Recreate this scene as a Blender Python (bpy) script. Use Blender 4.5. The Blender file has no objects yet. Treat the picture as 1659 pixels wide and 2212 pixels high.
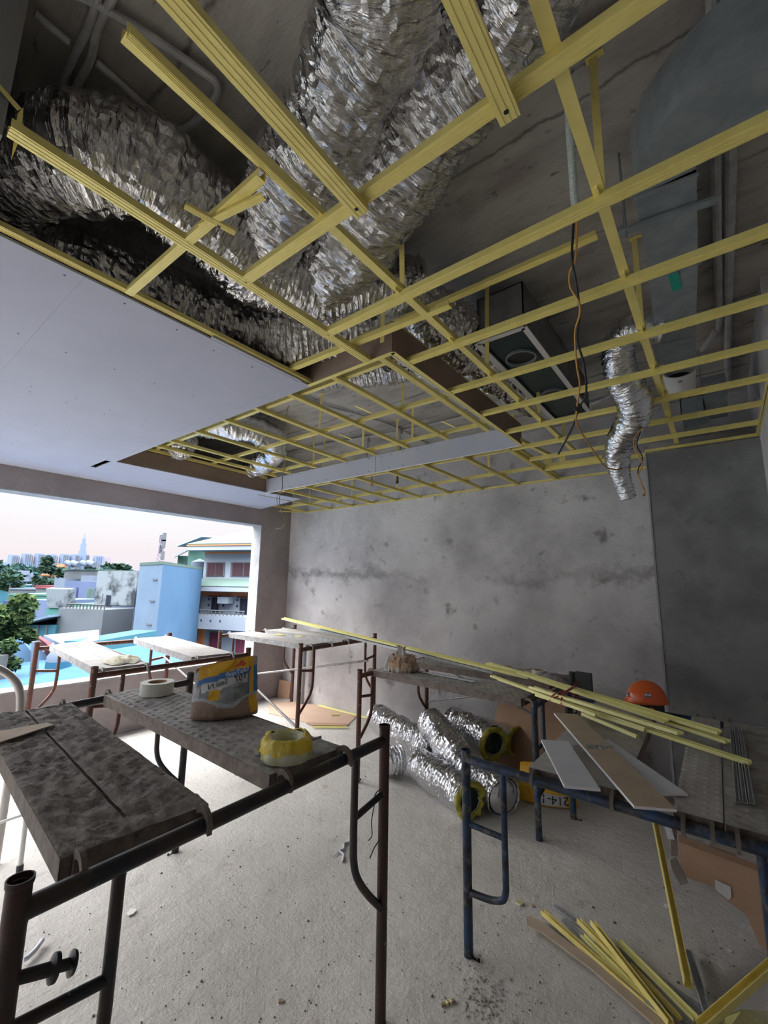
import bpy, bmesh, math, random
from mathutils import Vector, Matrix, noise
random.seed(7)
SC = bpy.context.scene
COL = SC.collection
# ------------------------------------------------------------------ camera
# metric world: X along the back wall, Y towards it, Z up; the eye stands 1.6 m above the slab
F_PX, PITCH, ROLL, YAW = 935.5483, 0.16741215, 0.01671955, -0.66284473
EYE = Vector((0, 0, 1.6))
_f = Vector((math.sin(YAW)*math.cos(PITCH), math.cos(YAW)*math.cos(PITCH), math.sin(PITCH)))
_r0 = Vector((math.cos(YAW), -math.sin(YAW), 0)); _u0 = _r0.cross(_f)
_r = _r0*math.cos(ROLL) + _u0*math.sin(ROLL); _u = -_r0*math.sin(ROLL) + _u0*math.cos(ROLL)
cam_d = bpy.data.cameras.new('camera'); cam = bpy.data.objects.new('camera', cam_d); COL.objects.link(cam)
cam_d.sensor_fit = 'HORIZONTAL'; cam_d.sensor_width = 36; cam_d.lens = F_PX/1659*36
cam_d.clip_start = 0.02; cam_d.clip_end = 6000
cam.matrix_world = Matrix(((_r.x, _u.x, -_f.x, EYE.x), (_r.y, _u.y, -_f.y, EYE.y), (_r.z, _u.z, -_f.z, EYE.z), (0, 0, 0, 1)))
SC.camera = cam
def at(px, py, x=None, y=None, z=None):
    """world point of a measured photo point on a known plane (survey helper)"""
    d = _r*((px-829.5)/F_PX) + _u*((1106-py)/F_PX) + _f
    t = (x-EYE.x)/d.x if x is not None else ((y-EYE.y)/d.y if y is not None else (z-EYE.z)/d.z)
    return EYE + d*t
def az(px, dist, py=1259):
    """ground position at a horizontal distance in the direction of a photo column"""
    d = _r*((px-829.5)/F_PX) + _u*((1106-py)/F_PX) + _f
    h = math.hypot(d.x, d.y)
    return Vector((d.x/h*dist, d.y/h*dist, EYE.z + d.z/h*dist))
# ------------------------------------------------------------------ sky, light, exposure
w = bpy.data.worlds.new('dusk_sky'); SC.world = w; w.use_nodes = True
nt = w.node_tree; nt.nodes.clear()
def N(t, typ, **k):
    n = t.nodes.new(typ)
    for a, v in k.items(): setattr(n, a, v)
    return n
out = N(nt, 'ShaderNodeOutputWorld'); bg = N(nt, 'ShaderNodeBackground'); tc = N(nt, 'ShaderNodeTexCoord')
sx = N(nt, 'ShaderNodeSeparateXYZ'); rp = N(nt, 'ShaderNodeValToRGB'); nz = N(nt, 'ShaderNodeTexNoise')
mp = N(nt, 'ShaderNodeMapping'); ad = N(nt, 'ShaderNodeMath', operation='MULTIPLY_ADD')
nt.links.new(tc.outputs['Generated'], sx.inputs[0]); nt.links.new(tc.outputs['Generated'], mp.inputs[0])
mp.inputs['Scale'].default_value = (1.5, 1.5, 9); nt.links.new(mp.outputs[0], nz.inputs[0]); nz.inputs['Scale'].default_value = 1.6
nt.links.new(nz.outputs[0], ad.inputs[0]); ad.inputs[1].default_value = 0.09; nt.links.new(sx.outputs['Z'], ad.inputs[2])
nt.links.new(ad.outputs[0], rp.inputs[0])
cr = rp.color_ramp
for p, c in [(0.0, (.105, .12, .14)), (0.05, (.122, .119, .131)), (0.10, (.137, .126, .130)), (0.16, (.142, .139, .143)), (0.22, (.135, .148, .158)), (0.36, (1.0, .99, .99)), (0.55, (2.15, 2.1, 2.08)), (1.0, (3.1, 3.05, 3.05))]:
    e = cr.elements.new(p); e.color = (*[v/3.3 for v in c], 1)
cr.elements.remove(cr.elements[0]); cr.elements.remove(cr.elements[-1])
nt.links.new(rp.outputs[0], bg.inputs[0]); bg.inputs[1].default_value = 3.3*1.0; nt.links.new(bg.outputs[0], out.inputs[0])
vs = SC.view_settings; vs.view_transform = 'Standard'; vs.look = 'None'; vs.gamma = 1; vs.use_curve_mapping = False; vs.exposure = 2.8
# ------------------------------------------------------------------ materials
def mat(name, col, rough=.7, metal=0., c2=None, scale=4., lo=.4, hi=.6, bump=None, c3=None, s3=30., lo3=.6, hi3=.7, stretch=None, world=False, uv=False, detail=5., alpha=None, trans=None, spec=None, coat=None):
    m = bpy.data.materials.new(name); m.use_nodes = True; t = m.node_tree; b = t.nodes['Principled BSDF']
    b.inputs['Roughness'].default_value = rough; b.inputs['Metallic'].default_value = metal
    b.inputs['Base Color'].default_value = (*col, 1)
    if spec is not None: b.inputs['Specular IOR Level'].default_value = spec
    if coat: b.inputs['Coat Weight'].default_value = coat
    if world: src = N(t, 'ShaderNodeNewGeometry').outputs['Position']
    else: src = N(t, 'ShaderNodeTexCoord').outputs['UV' if uv else 'Object']
    if stretch:
        mpn = N(t, 'ShaderNodeMapping'); mpn.inputs['Scale'].default_value = stretch; t.links.new(src, mpn.inputs[0]); src = mpn.outputs[0]
    last = None
    def layer(base, c, sc, l, h):
        n = N(t, 'ShaderNodeTexNoise'); n.inputs['Scale'].default_value = sc; n.inputs['Detail'].default_value = detail; n.inputs['Roughness'].default_value = .62
        t.links.new(src, n.inputs[0])
        r = N(t, 'ShaderNodeMapRange'); r.inputs['From Min'].default_value = l; r.inputs['From Max'].default_value = h; t.links.new(n.outputs[0], r.inputs[0])
        x = N(t, 'ShaderNodeMix', data_type='RGBA'); t.links.new(r.outputs[0], x.inputs['Factor'])
        if base is None: x.inputs['A'].default_value = (*col, 1)
        else: t.links.new(base, x.inputs['A'])
        x.inputs['B'].default_value = (*c, 1)
        return x.outputs['Result']
    if c2: last = layer(None, c2, scale, lo, hi)
    if c3: last = layer(last, c3, s3, lo3, hi3)
    if last: t.links.new(last, b.inputs['Base Color'])
    if bump:
        prev = None
        for (bs, st, dist) in (bump if isinstance(bump, list) else [bump]):
            n = N(t, 'ShaderNodeTexNoise'); n.inputs['Scale'].default_value = bs; n.inputs['Detail'].default_value = 6; n.inputs['Roughness'].default_value = .65
            t.links.new(src, n.inputs[0])
            bp = N(t, 'ShaderNodeBump'); bp.inputs['Strength'].default_value = st; bp.inputs['Distance'].default_value = dist
            t.links.new(n.outputs[0], bp.inputs['Height'])
            if prev: t.links.new(prev, bp.inputs['Normal'])
            prev = bp.outputs[0]
        t.links.new(prev, b.inputs['Normal'])
    if trans: b.inputs['Transmission Weight'].default_value = trans
    if alpha is not None: b.inputs['Alpha'].default_value = alpha
    return m
M = {}
M['wall'] = mat('cement_render', (.62, .60, .61), .92, c2=(.38, .365, .375), scale=1.0, lo=.40, hi=.64, c3=(.25, .235, .235), s3=5.5, lo3=.60, hi3=.72, bump=[(3.2, .5, .05), (28, .35, .012)], world=True, detail=8)
def band(m, z0, wd, col, axis='Z'):
    t = m.node_tree; b = t.nodes['Principled BSDF']; base = b.inputs['Base Color'].links[0].from_socket; g = N(t, 'ShaderNodeNewGeometry'); s3 = N(t, 'ShaderNodeSeparateXYZ'); t.links.new(g.outputs['Position'], s3.inputs[0])
    n = N(t, 'ShaderNodeTexNoise'); n.inputs['Scale'].default_value = 2.6; n.inputs['Detail'].default_value = 9; n.inputs['Roughness'].default_value = .7; t.links.new(g.outputs['Position'], n.inputs[0])
    a = N(t, 'ShaderNodeMath', operation='MULTIPLY_ADD'); t.links.new(n.outputs[0], a.inputs[0]); a.inputs[1].default_value = .9 if axis == 'Z' else .12; t.links.new(s3.outputs[axis], a.inputs[2])
    d = N(t, 'ShaderNodeMath', operation='SUBTRACT'); t.links.new(a.outputs[0], d.inputs[0]); d.inputs[1].default_value = z0+(.45 if axis == 'Z' else .06)
    e = N(t, 'ShaderNodeMath', operation='ABSOLUTE'); t.links.new(d.outputs[0], e.inputs[0])
    r = N(t, 'ShaderNodeMapRange'); r.inputs['From Min'].default_value = 0; r.inputs['From Max'].default_value = wd; r.inputs['To Min'].default_value = .8; r.inputs['To Max'].default_value = 0; t.links.new(e.outputs[0], r.inputs[0])
    x = N(t, 'ShaderNodeMix', data_type='RGBA'); n2 = N(t, 'ShaderNodeTexNoise'); n2.inputs['Scale'].default_value = 1.1; t.links.new(g.outputs['Position'], n2.inputs[0]); r2 = N(t, 'ShaderNodeMapRange'); r2.inputs['From Min'].default_value = .36; r2.inputs['From Max'].default_value = .5; t.links.new(n2.outputs[0], r2.inputs[0]); mu = N(t, 'ShaderNodeMath', operation='MULTIPLY'); t.links.new(r.outputs[0], mu.inputs[0]); t.links.new(r2.outputs[0], mu.inputs[1]); t.links.new(mu.outputs[0], x.inputs['Factor']); t.links.new(base, x.inputs['A']); x.inputs['B'].default_value = (*col, 1); t.links.new(x.outputs['Result'], b.inputs['Base Color'])
band(M['wall'], 1.72, .10, (.24, .225, .225))
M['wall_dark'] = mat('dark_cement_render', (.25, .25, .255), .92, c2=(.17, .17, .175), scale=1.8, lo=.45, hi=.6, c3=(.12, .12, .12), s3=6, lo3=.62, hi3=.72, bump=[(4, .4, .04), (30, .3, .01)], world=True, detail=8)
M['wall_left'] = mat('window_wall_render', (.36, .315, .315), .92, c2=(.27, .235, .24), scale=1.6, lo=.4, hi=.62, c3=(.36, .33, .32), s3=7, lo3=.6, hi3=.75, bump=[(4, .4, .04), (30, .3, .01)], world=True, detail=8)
M['jamb'] = mat('opening_reveal_plaster', (.38, .38, .385), .9, c2=(.31, .31, .32), scale=6, bump=(20, .3, .01), world=True)
M['floor'] = mat('dusty_screed', (.66, .635, .60), .93, c2=(.56, .535, .50), scale=1.4, lo=.38, hi=.62, c3=(.33, .28, .24), s3=5, lo3=.62, hi3=.76, bump=[(9, .45, .04), (70, .5, .012)], world=True, detail=9)
M['slab'] = mat('board_marked_concrete', (.50, .48, .44), .92, c2=(.34, .31, .28), scale=2.2, lo=.45, hi=.65, c3=(.13, .11, .095), s3=9, lo3=.62, hi3=.72, bump=[(5, .4, .04), (30, .3, .01)], world=True, stretch=(1, 2.4, 1), detail=8)
for y_0, w_0 in ((1.12, .03), (1.33, .012), (.45, .012), (1.9, .012), (2.45, .02), (2.9, .012), (3.4, .015), (3.85, .02)): band(M['slab'], y_0, w_0, (.10, .085, .07), 'Y')
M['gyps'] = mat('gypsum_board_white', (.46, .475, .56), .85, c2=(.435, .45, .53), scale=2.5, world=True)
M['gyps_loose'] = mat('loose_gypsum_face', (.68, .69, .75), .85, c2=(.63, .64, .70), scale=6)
M['gyps_edge'] = mat('gypsum_board_core', (.75, .74, .74), .9)
M['kraft'] = mat('brown_board_paper', (.30, .22, .18), .85, c2=(.25, .185, .15), scale=5, world=True)
M['tan'] = mat('tan_board_paper', (.50, .40, .30), .85, c2=(.45, .36, .27), scale=9, bump=(60, .1, .003))
M['yellow'] = mat('yellow_coated_steel', (.88, .76, .27), .40, .2, c2=(.80, .68, .22), scale=14, lo=.45, hi=.7, bump=(220, .10, .001))
M['yellow2'] = mat('pale_yellow_coated_steel', (.93, .89, .40), .38, .0, c2=(.88, .83, .34), scale=12)
M['zinc'] = mat('galvanised_sheet', (.33, .37, .39), .45, .3, c2=(.26, .30, .32), scale=10, lo=.4, hi=.6, bump=(25, .06, .004), c3=(.42, .44, .44), s3=3, lo3=.6, hi3=.8)
M['zincl'] = mat('perforated_galvanised', (.55, .58, .60), .45, .6, c2=(.40, .43, .45), scale=60)
M['pvc'] = mat('white_conduit', (.55, .56, .55), .5, c2=(.42, .42, .41), scale=10)
M['black'] = mat('black_rubber', (.018, .018, .02), .5)
M['rust'] = mat('rusty_red_tube', (.135, .05, .035), .55, .35, c2=(.085, .045, .035), scale=18, lo=.42, hi=.6, c3=(.30, .27, .24), s3=26, lo3=.62, hi3=.7, bump=(50, .3, .004))
M['rust_dark'] = mat('dark_red_worn_tube', (.07, .035, .03), .5, .4, c2=(.045, .035, .03), scale=18, lo=.42, hi=.6, c3=(.26, .23, .20), s3=24, lo3=.66, hi3=.72, bump=(50, .3, .004))
M['dark'] = mat('dark_worn_tube', (.055, .045, .042), .42, .55, c2=(.03, .035, .042), scale=11, lo=.42, hi=.6, c3=(.28, .25, .22), s3=22, lo3=.66, hi3=.72, bump=(60, .3, .004))
M['blue'] = mat('blue_painted_tube', (.028, .065, .14), .45, .2, c2=(.022, .028, .04), scale=11, lo=.40, hi=.56, c3=(.18, .16, .14), s3=16, lo3=.53, hi3=.7, bump=(60, .25, .004))
M['brace'] = mat('grey_brace_tube', (.36, .36, .37), .45, .5, c2=(.26, .24, .24), scale=20)
M['deck_crust'] = mat('mortar_crusted_deck', (.30, .27, .24), .93, c2=(.17, .15, .132), scale=20, lo=.4, hi=.62, c3=(.44, .41, .375), s3=30, lo3=.6, hi3=.75, bump=[(35, .7, .02), (120, .5, .006)], detail=8, stretch=(.5, 1, 1))
M['deck'] = mat('cement_dusted_steel_deck', (.42, .405, .38), .85, c2=(.29, .275, .255), scale=12, c3=(.13, .12, .115), s3=30, lo3=.62, hi3=.72, bump=[(50, .5, .008)], detail=8)
M['deck_light'] = mat('pale_dusted_deck', (.52, .51, .49), .85, c2=(.42, .40, .38), scale=8, c3=(.24, .22, .20), s3=26, lo3=.64, hi3=.72, bump=[(45, .4, .006)], detail=8)
M['deck_side'] = mat('deck_side_rail', (.20, .165, .14), .75, .1, c2=(.13, .105, .09), scale=25, bump=(60, .3, .004))
M['deck_side_l'] = mat('pale_deck_side_rail', (.38, .38, .39), .7, .2, c2=(.27, .26, .26), scale=22, bump=(60, .3, .004))
M['orange'] = mat('orange_helmet_shell', (.80, .135, .022), .28, coat=.4)
M['white'] = mat('white_matte', (.78, .78, .76), .6)
M['tape'] = mat('masking_tape_cream', (.74, .74, .66), .6, c2=(.70, .70, .60), scale=80)
M['bagyel'] = mat('bag_print_yellow', (.78, .44, .03), .5, bump=(14, .4, .02))
M['bagblue'] = mat('bag_print_blue', (.07, .20, .46), .5, bump=(14, .4, .02))
M['bagwhite'] = mat('bag_print_white', (.62, .62, .62), .55, bump=(14, .4, .02))
M['baggrey'] = mat('bag_print_grey', (.26, .28, .30), .55, c2=(.36, .36, .36), scale=22, lo=.5, hi=.56, bump=(14, .4, .02))
M['bagclear'] = mat('bag_clear_film', (.52, .56, .60), .25, c2=(.40, .42, .44), scale=16, bump=(18, .6, .02))
M['bagbrown'] = mat('bag_kraft_paper', (.36, .26, .20), .8, c2=(.29, .20, .15), scale=10, bump=(12, .6, .02))
M['paper'] = mat('crumpled_kraft', (.48, .33, .22), .85, c2=(.60, .55, .50), scale=9, lo=.5, hi=.6, c3=(.24, .14, .09), s3=14, lo3=.62, hi3=.68, bump=(16, .8, .03))
M['card'] = mat('corrugated_cardboard', (.50, .33, .22), .88, c2=(.43, .275, .18), scale=3, bump=(8, .3, .02))
M['cardpale'] = mat('lit_tone_cardboard', (.66, .47, .35), .88, c2=(.60, .42, .31), scale=3, bump=(8, .2, .02))  # window light on the corner sheet is put into this paler card colour
M['film'] = mat('cloudy_plastic_film', (.60, .56, .22), .2, bump=(20, .7, .02), c2=(.70, .69, .50), scale=10)
M['filmyel'] = mat('yellow_plastic_film', (.80, .58, .02), .25, bump=(18, .7, .02), c2=(.80, .62, .10), scale=8)
M['red'] = mat('red_plastic_ribbon', (.38, .02, .05), .3)
M['ink'] = mat('black_ink', (.02, .02, .025), .6)
M['inkblue'] = mat('teal_ink', (.05, .20, .26), .6)
M['inkred'] = mat('red_ink', (.65, .10, .04), .6)
M['inkwhite'] = mat('white_ink', (.80, .80, .80), .6)
M['teal'] = mat('green_tape', (.02, .36, .28), .5)
M['tealdark'] = mat('plenum_lining', (.035, .06, .065), .45, .3)
M['wool'] = mat('glass_wool_yellow', (.62, .56, .09), .95, c2=(.42, .40, .07), scale=20, bump=(40, .9, .02))
M['wire_y'] = mat('ochre_wire', (.55, .28, .06), .5)
M['grit'] = mat('floor_grit', (.10, .095, .09), .9)
M['chalk'] = mat('chalk', (.60, .60, .62), .95)
# crinkled aluminium foil: folds run round the duct (u = around, v = along)
def foil(name, base, rough, su, sv, st):
    m = bpy.data.materials.new(name); m.use_nodes = True; t = m.node_tree; b = t.nodes['Principled BSDF']
    b.inputs['Metallic'].default_value = 1; b.inputs['Roughness'].default_value = rough; b.inputs['Base Color'].default_value = (*base, 1)
    uv = N(t, 'ShaderNodeTexCoord').outputs['UV']; prev = None
    for (a, c, s, d, ty) in [(su, sv, st, .03, 0), (su*2.6, sv*2.2, st*.8, .012, 0), (su*1.3, sv*.5, st*.7, .02, 1)]:
        mpn = N(t, 'ShaderNodeMapping'); mpn.inputs['Scale'].default_value = (a, c, 1); t.links.new(uv, mpn.inputs[0])
        if ty: n = N(t, 'ShaderNodeTexVoronoi', feature='F1'); n.inputs['Scale'].default_value = 1; o = n.outputs['Distance']
        else: n = N(t, 'ShaderNodeTexNoise'); n.inputs['Scale'].default_value = 1; n.inputs['Detail'].default_value = 5; n.inputs['Distortion'].default_value = .8; o = n.outputs[0]
        t.links.new(mpn.outputs[0], n.inputs[0])
        bp = N(t, 'ShaderNodeBump'); bp.inputs['Strength'].default_value = s; bp.inputs['Distance'].default_value = d
        t.links.new(o, bp.inputs['Height'])
        if prev: t.links.new(prev, bp.inputs['Normal'])
        prev = bp.outputs[0]
    t.links.new(prev, b.inputs['Normal'])
    return m
M['foil'] = foil('crinkled_aluminium_foil', (.66, .65, .65), .12, 6, 30, .9)
M['foil2'] = foil('corrugated_aluminium_foil', (.80, .81, .84), .14, 6, 36, .6)
# ------------------------------------------------------------------ mesh builder
LOC = {}
class MB:
    def __init__(s): s.v = []; s.f = []; s.mi = []; s.uv = {}
    def add(s, vs, fs, mi=0):
        o = len(s.v); s.v += [tuple(x) for x in vs]; s.f += [tuple(i+o for i in q) for q in fs]; s.mi += [mi]*len(fs); return o
    def box(s, a, b, mi=0):
        x0, y0, z0 = [min(a[i], b[i]) for i in range(3)]; x1, y1, z1 = [max(a[i], b[i]) for i in range(3)]
        s.add([(x0,y0,z0),(x1,y0,z0),(x1,y1,z0),(x0,y1,z0),(x0,y0,z1),(x1,y0,z1),(x1,y1,z1),(x0,y1,z1)],
              [(0,3,2,1),(4,5,6,7),(0,1,5,4),(1,2,6,5),(2,3,7,6),(3,0,4,7)], mi); return s
    def obox(s, c, ax, ay, az_, mi=0):
        c, ax, ay, az_ = map(Vector, (c, ax, ay, az_)); P = []
        for sz in (-1, 1):
            for sx_, sy_ in ((-1,-1),(1,-1),(1,1),(-1,1)): P.append(c+ax*sx_+ay*sy_+az_*sz)
        s.add(P, [(0,3,2,1),(4,5,6,7),(0,1,5,4),(1,2,6,5),(2,3,7,6),(3,0,4,7)], mi); return s
    def bar(s, p, q, wd, h, up=(0,0,1), mi=0):
        p, q, up = Vector(p), Vector(q), Vector(up); d = (q-p); L = d.length; d.normalize()
        sd = d.cross(up).normalized(); u = sd.cross(d)
        return s.obox((p+q)/2, d*L/2, sd*wd/2, u*h/2, mi)
    def tube(s, pts, r, n=12, cap=True, hollow=0, mi=0):
        pts = [Vector(p) for p in pts]; rs = r if isinstance(r, (list, tuple)) else [r]*len(pts)
        T = [(pts[min(i+1, len(pts)-1)]-pts[max(i-1, 0)]).normalized() for i in range(len(pts))]
        a = Vector((0,0,1)) if abs(T[0].z) < .9 else Vector((1,0,0)); U = T[0].cross(a).normalized(); vs_, fs = [], []
        for i, p in enumerate(pts):
            U = (U - T[i]*U.dot(T[i])).normalized(); V = T[i].cross(U)
            for k in range(n): an = 2*math.pi*k/n; vs_.append(p+(U*math.cos(an)+V*math.sin(an))*rs[i])
        for i in range(len(pts)-1):
            for k in range(n): a0, b0 = i*n+k, i*n+(k+1) % n; fs.append((a0, b0, b0+n, a0+n))
        if hollow:
            m = len(vs_)
            for i, p in enumerate(pts):
                for k in range(n): vs_.append(p+(vs_[i*n+k]-p)*(1-hollow/rs[i]))
            for i in range(len(pts)-1):
                for k in range(n): a0, b0 = m+i*n+k, m+i*n+(k+1) % n; fs.append((b0, a0, a0+n, b0+n))
            for k in range(n):
                k2 = (k+1) % n; e = (len(pts)-1)*n
                fs.append((k2, k, m+k, m+k2)); fs.append((e+k, e+k2, m+e+k2, m+e+k))
        elif cap:
            fs.append(tuple(reversed(range(n)))); e = (len(pts)-1)*n; fs.append(tuple(range(e, e+n)))
        s.add(vs_, fs, mi); return s
    def lathe(s, c, prof, n=24, axis=(0,0,1), mi=0, close=False):
        c = Vector(c); ax = Vector(axis).normalized(); a = Vector((1,0,0)) if abs(ax.x) < .9 else Vector((0,1,0))
        U = ax.cross(a).normalized(); V = ax.cross(U); vs_, fs = [], []
        for (r, z) in prof:
            for k in range(n): an = 2*math.pi*k/n; vs_.append(c+ax*z+(U*math.cos(an)+V*math.sin(an))*r)
        m = len(prof)
        for i in range(m if close else m-1):
            j = (i+1) % m
            for k in range(n): fs.append((i*n+k, i*n+(k+1) % n, j*n+(k+1) % n, j*n+k))
        s.add(vs_, fs, mi); return s
    def prism(s, poly, z0, z1, mi=0):
        n = len(poly); s.add([(x, y, z0) for x, y in poly]+[(x, y, z1) for x, y in poly],
              [tuple(reversed(range(n))), tuple(range(n, 2*n))]+[(i, (i+1) % n, n+(i+1) % n, n+i) for i in range(n)], mi); return s
    def plate(s, pts, th, mi=0):
        pts = [Vector(p) for p in pts]; nm = (pts[1]-pts[0]).cross(pts[-1]-pts[0]).normalized()*th; n = len(pts)
        s.add(pts+[p+nm for p in pts], [tuple(reversed(range(n))), tuple(range(n, 2*n))]+[(i, (i+1) % n, n+(i+1) % n, n+i) for i in range(n)], mi); return s
    def extr(s, prof, p, q, up=(0,0,1), mi=0):
        """closed 2-D profile (side, up) swept from p to q"""
        p, q, up = Vector(p), Vector(q), Vector(up); d = (q-p).normalized(); sd = d.cross(up).normalized(); u = sd.cross(d); n = len(prof)
        vs_ = [b+sd*a+u*c for b in (p, q) for a, c in prof]
        s.add(vs_, [tuple(reversed(range(n))), tuple(range(n, 2*n))]+[(i, (i+1) % n, n+(i+1) % n, n+i) for i in range(n)], mi); return s
    def build(s, name, m, parent=None, label=None, cat=None, group=None, kind=None, smooth=False, org=None):
        if parent is None:
            if org is None:
                xs, ys, zs = zip(*s.v); org = ((min(xs)+max(xs))/2, (min(ys)+max(ys))/2, min(zs))
            L = Vector(org)
        else:
            L = Vector(LOC[parent.name])
        me = bpy.data.meshes.new(name); me.from_pydata([Vector(v)-L for v in s.v], [], s.f)
        for mm in (m if isinstance(m, (list, tuple)) else [m]): me.materials.append(mm)
        if any(s.mi): me.polygons.foreach_set('material_index', s.mi)
        if smooth: me.polygons.foreach_set('use_smooth', [True]*len(me.polygons))
        bm = bmesh.new(); bm.from_mesh(me); bmesh.ops.recalc_face_normals(bm, faces=bm.faces); bm.to_mesh(me); bm.free()
        if smooth == 'auto': me.set_sharp_from_angle(angle=math.radians(35))
        o = bpy.data.objects.new(name, me); COL.objects.link(o)
        if parent is None: o.location = L
        else: o.parent = parent
        LOC[o.name] = tuple(L); tag(o, label, cat, group, kind); return o
def tag(o, label=None, cat=None, group=None, kind=None):
    for k, v in (('label', label), ('category', cat), ('group', group), ('kind', kind)):
        if v: o[k] = v
    return o
def thing(name, loc, label, cat, group=None, kind=None):
    o = bpy.data.objects.new(name, None); COL.objects.link(o); o.location = loc; o.empty_display_size = .1
    LOC[o.name] = tuple(loc); return tag(o, label, cat, group, kind)
def spline(pts, k=8):
    P = [Vector(p) for p in pts]; P = [P[0]*2-P[1]]+P+[P[-1]*2-P[-2]]; o = []
    for i in range(1, len(P)-2):
        for j in range(k):
            t = j/k; a, b, c, d = P[i-1], P[i], P[i+1], P[i+2]
            o.append(.5*((2*b)+(c-a)*t+(2*a-5*b+4*c-d)*t*t+(3*b-a-3*c+d)*t**3))
    return o+[P[-2]]
def text_mesh(body, size, name='ink'):
    cu = bpy.data.curves.new('t', 'FONT'); cu.body = body; cu.size = size; cu.align_x = 'CENTER'; cu.align_y = 'CENTER'
    ob = bpy.data.objects.new('t', cu); COL.objects.link(ob); dg = bpy.context.evaluated_depsgraph_get()
    me = ob.evaluated_get(dg).to_mesh(); V = [tuple(v.co) for v in me.vertices]; Fc = [tuple(p.vertices) for p in me.polygons]
    ob.evaluated_get(dg).to_mesh_clear(); bpy.data.objects.remove(ob); return V, Fc
# ------------------------------------------------------------------ the room
XW, YB, HC, HS = -5.2, 4.33, 2.65, 3.2
def S(name, m, mt, parent=None, **k): return m.build(name, mt, parent, kind='structure' if parent is None else None, **k)
S('floor', MB().box((-5.4, -4.2, -.2), (1.9, 4.53, 0)), M['floor'], label='dusty grey cement screed floor', cat='floor')
S('ceiling', MB().box((-5.4, -4.2, HS), (1.9, 4.53, HS+.22)), M['slab'], label='board-marked concrete slab above the open ceiling grid', cat='ceiling')
S('wall_back', MB().box((-5.4, YB, 0), (1.9, YB+.2, HS)), M['wall'], label='rough cement-rendered back wall', cat='wall')
m = MB().box((-5.4, -4.2, 0), (XW, YB, .58)).box((-5.4, -4.2, 2.43), (XW, YB, HS)).box((-5.4, 3.81, .58), (XW, YB, 2.43)).box((-5.4, -4.2, .58), (XW, -3.4, 2.43))
S('wall_left', m, M['wall_left'], label='rendered wall with the wide window opening', cat='wall')
m = MB().box((-5.405, -3.4, .575), (XW+.004, 3.80, .592)).box((-5.405, 3.795, .592), (XW+.002, 3.812, 2.43)).box((-5.405, -3.4, 2.418), (XW+.002, 3.812, 2.432))
S('trim_1', m, M['jamb'], label='pale plastered reveal and sill lining the opening', cat='trim')
S('wall_right', MB().box((.28, 2.75, 0), (.48, YB, HS)).box((.4801, 2.75, 0), (1.9, 2.95, HS)).box((1.7, -4.2, 0), (1.9, 2.75, HS)), M['wall'], label='rendered right wall at the frame edge', cat='wall')
m = MB().box((-5.4, -4.4, 0), (-5.0, -4.2, HS)).box((-2.2, -4.4, 0), (1.9, -4.2, HS)).box((-5.0, -4.4, 2.25), (-2.2, -4.2, HS)).box((-5.0, -4.4, 0), (-2.2, -4.2, .6))
S('wall_front', m, M['wall'], label='unseen wall behind the viewer with an opening added for light', cat='wall')  # the opening in this unseen wall is added and sized to light the room
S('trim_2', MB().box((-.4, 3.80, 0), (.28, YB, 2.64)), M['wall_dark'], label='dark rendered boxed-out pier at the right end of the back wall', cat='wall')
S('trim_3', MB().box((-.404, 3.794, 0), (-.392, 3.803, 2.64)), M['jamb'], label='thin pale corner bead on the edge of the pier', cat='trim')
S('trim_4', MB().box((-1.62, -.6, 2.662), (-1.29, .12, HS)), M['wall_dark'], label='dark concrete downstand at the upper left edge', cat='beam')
S('trim_5', MB().box((-.4, 4.1, 2.68), (.28, YB, 2.80)).box((-.1, 3.9, 2.66), (.28, 4.1, 2.70)), M['slab'], label='rough concrete ledge in the dark void above the pier', cat='ledge')
# faint combed chalk marks on the back wall
m = MB()
for i, (x, a, b) in enumerate([(694, 1122, 1172), (700, 1118, 1168), (706, 1124, 1176), (711, 1120, 1170), (716, 1114, 1180), (721, 1116, 1172), (729, 1112, 1150)]):
    p, q = at(x, a, y=YB-.002), at(x-1, b, y=YB-.002); m.box((p.x-.004, YB-.002, q.z), (p.x+.004, YB+.001, p.z))
tag(m.build('chalk_marks', M['chalk']), 'faint white vertical scratches near the left end of back wall', 'marks', kind='structure')
# gypsum boards already fixed: one ceiling skin of separate boards
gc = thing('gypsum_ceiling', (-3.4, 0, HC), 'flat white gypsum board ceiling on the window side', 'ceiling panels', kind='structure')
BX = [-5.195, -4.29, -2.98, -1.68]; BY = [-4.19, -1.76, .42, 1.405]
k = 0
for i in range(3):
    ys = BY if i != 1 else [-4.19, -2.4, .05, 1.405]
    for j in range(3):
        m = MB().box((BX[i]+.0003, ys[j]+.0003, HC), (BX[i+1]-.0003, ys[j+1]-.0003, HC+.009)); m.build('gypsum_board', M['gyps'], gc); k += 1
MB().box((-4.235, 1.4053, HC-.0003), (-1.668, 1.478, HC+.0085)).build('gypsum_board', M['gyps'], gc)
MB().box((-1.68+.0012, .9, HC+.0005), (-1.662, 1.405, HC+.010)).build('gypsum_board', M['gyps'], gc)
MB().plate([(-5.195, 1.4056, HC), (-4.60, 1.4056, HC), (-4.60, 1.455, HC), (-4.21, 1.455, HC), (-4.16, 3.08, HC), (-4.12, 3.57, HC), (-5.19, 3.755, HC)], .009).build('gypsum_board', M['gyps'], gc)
m = MB()
for i in range(3):
    for x in (BX[i]+.06, (BX[i]+BX[i+1])/2, BX[i+1]-.06):
        for j in range(26):
            y = -3.9+j*.203+random.uniform(-.02, .02)
            if y < 1.4: m.lathe((x+random.uniform(-.02, .02), y, HC-.0004), [(0, 0), (.0042, 0), (.0042, .002)], 8)
m.build('screw_head', M['black'], gc, kind='stuff')
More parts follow.
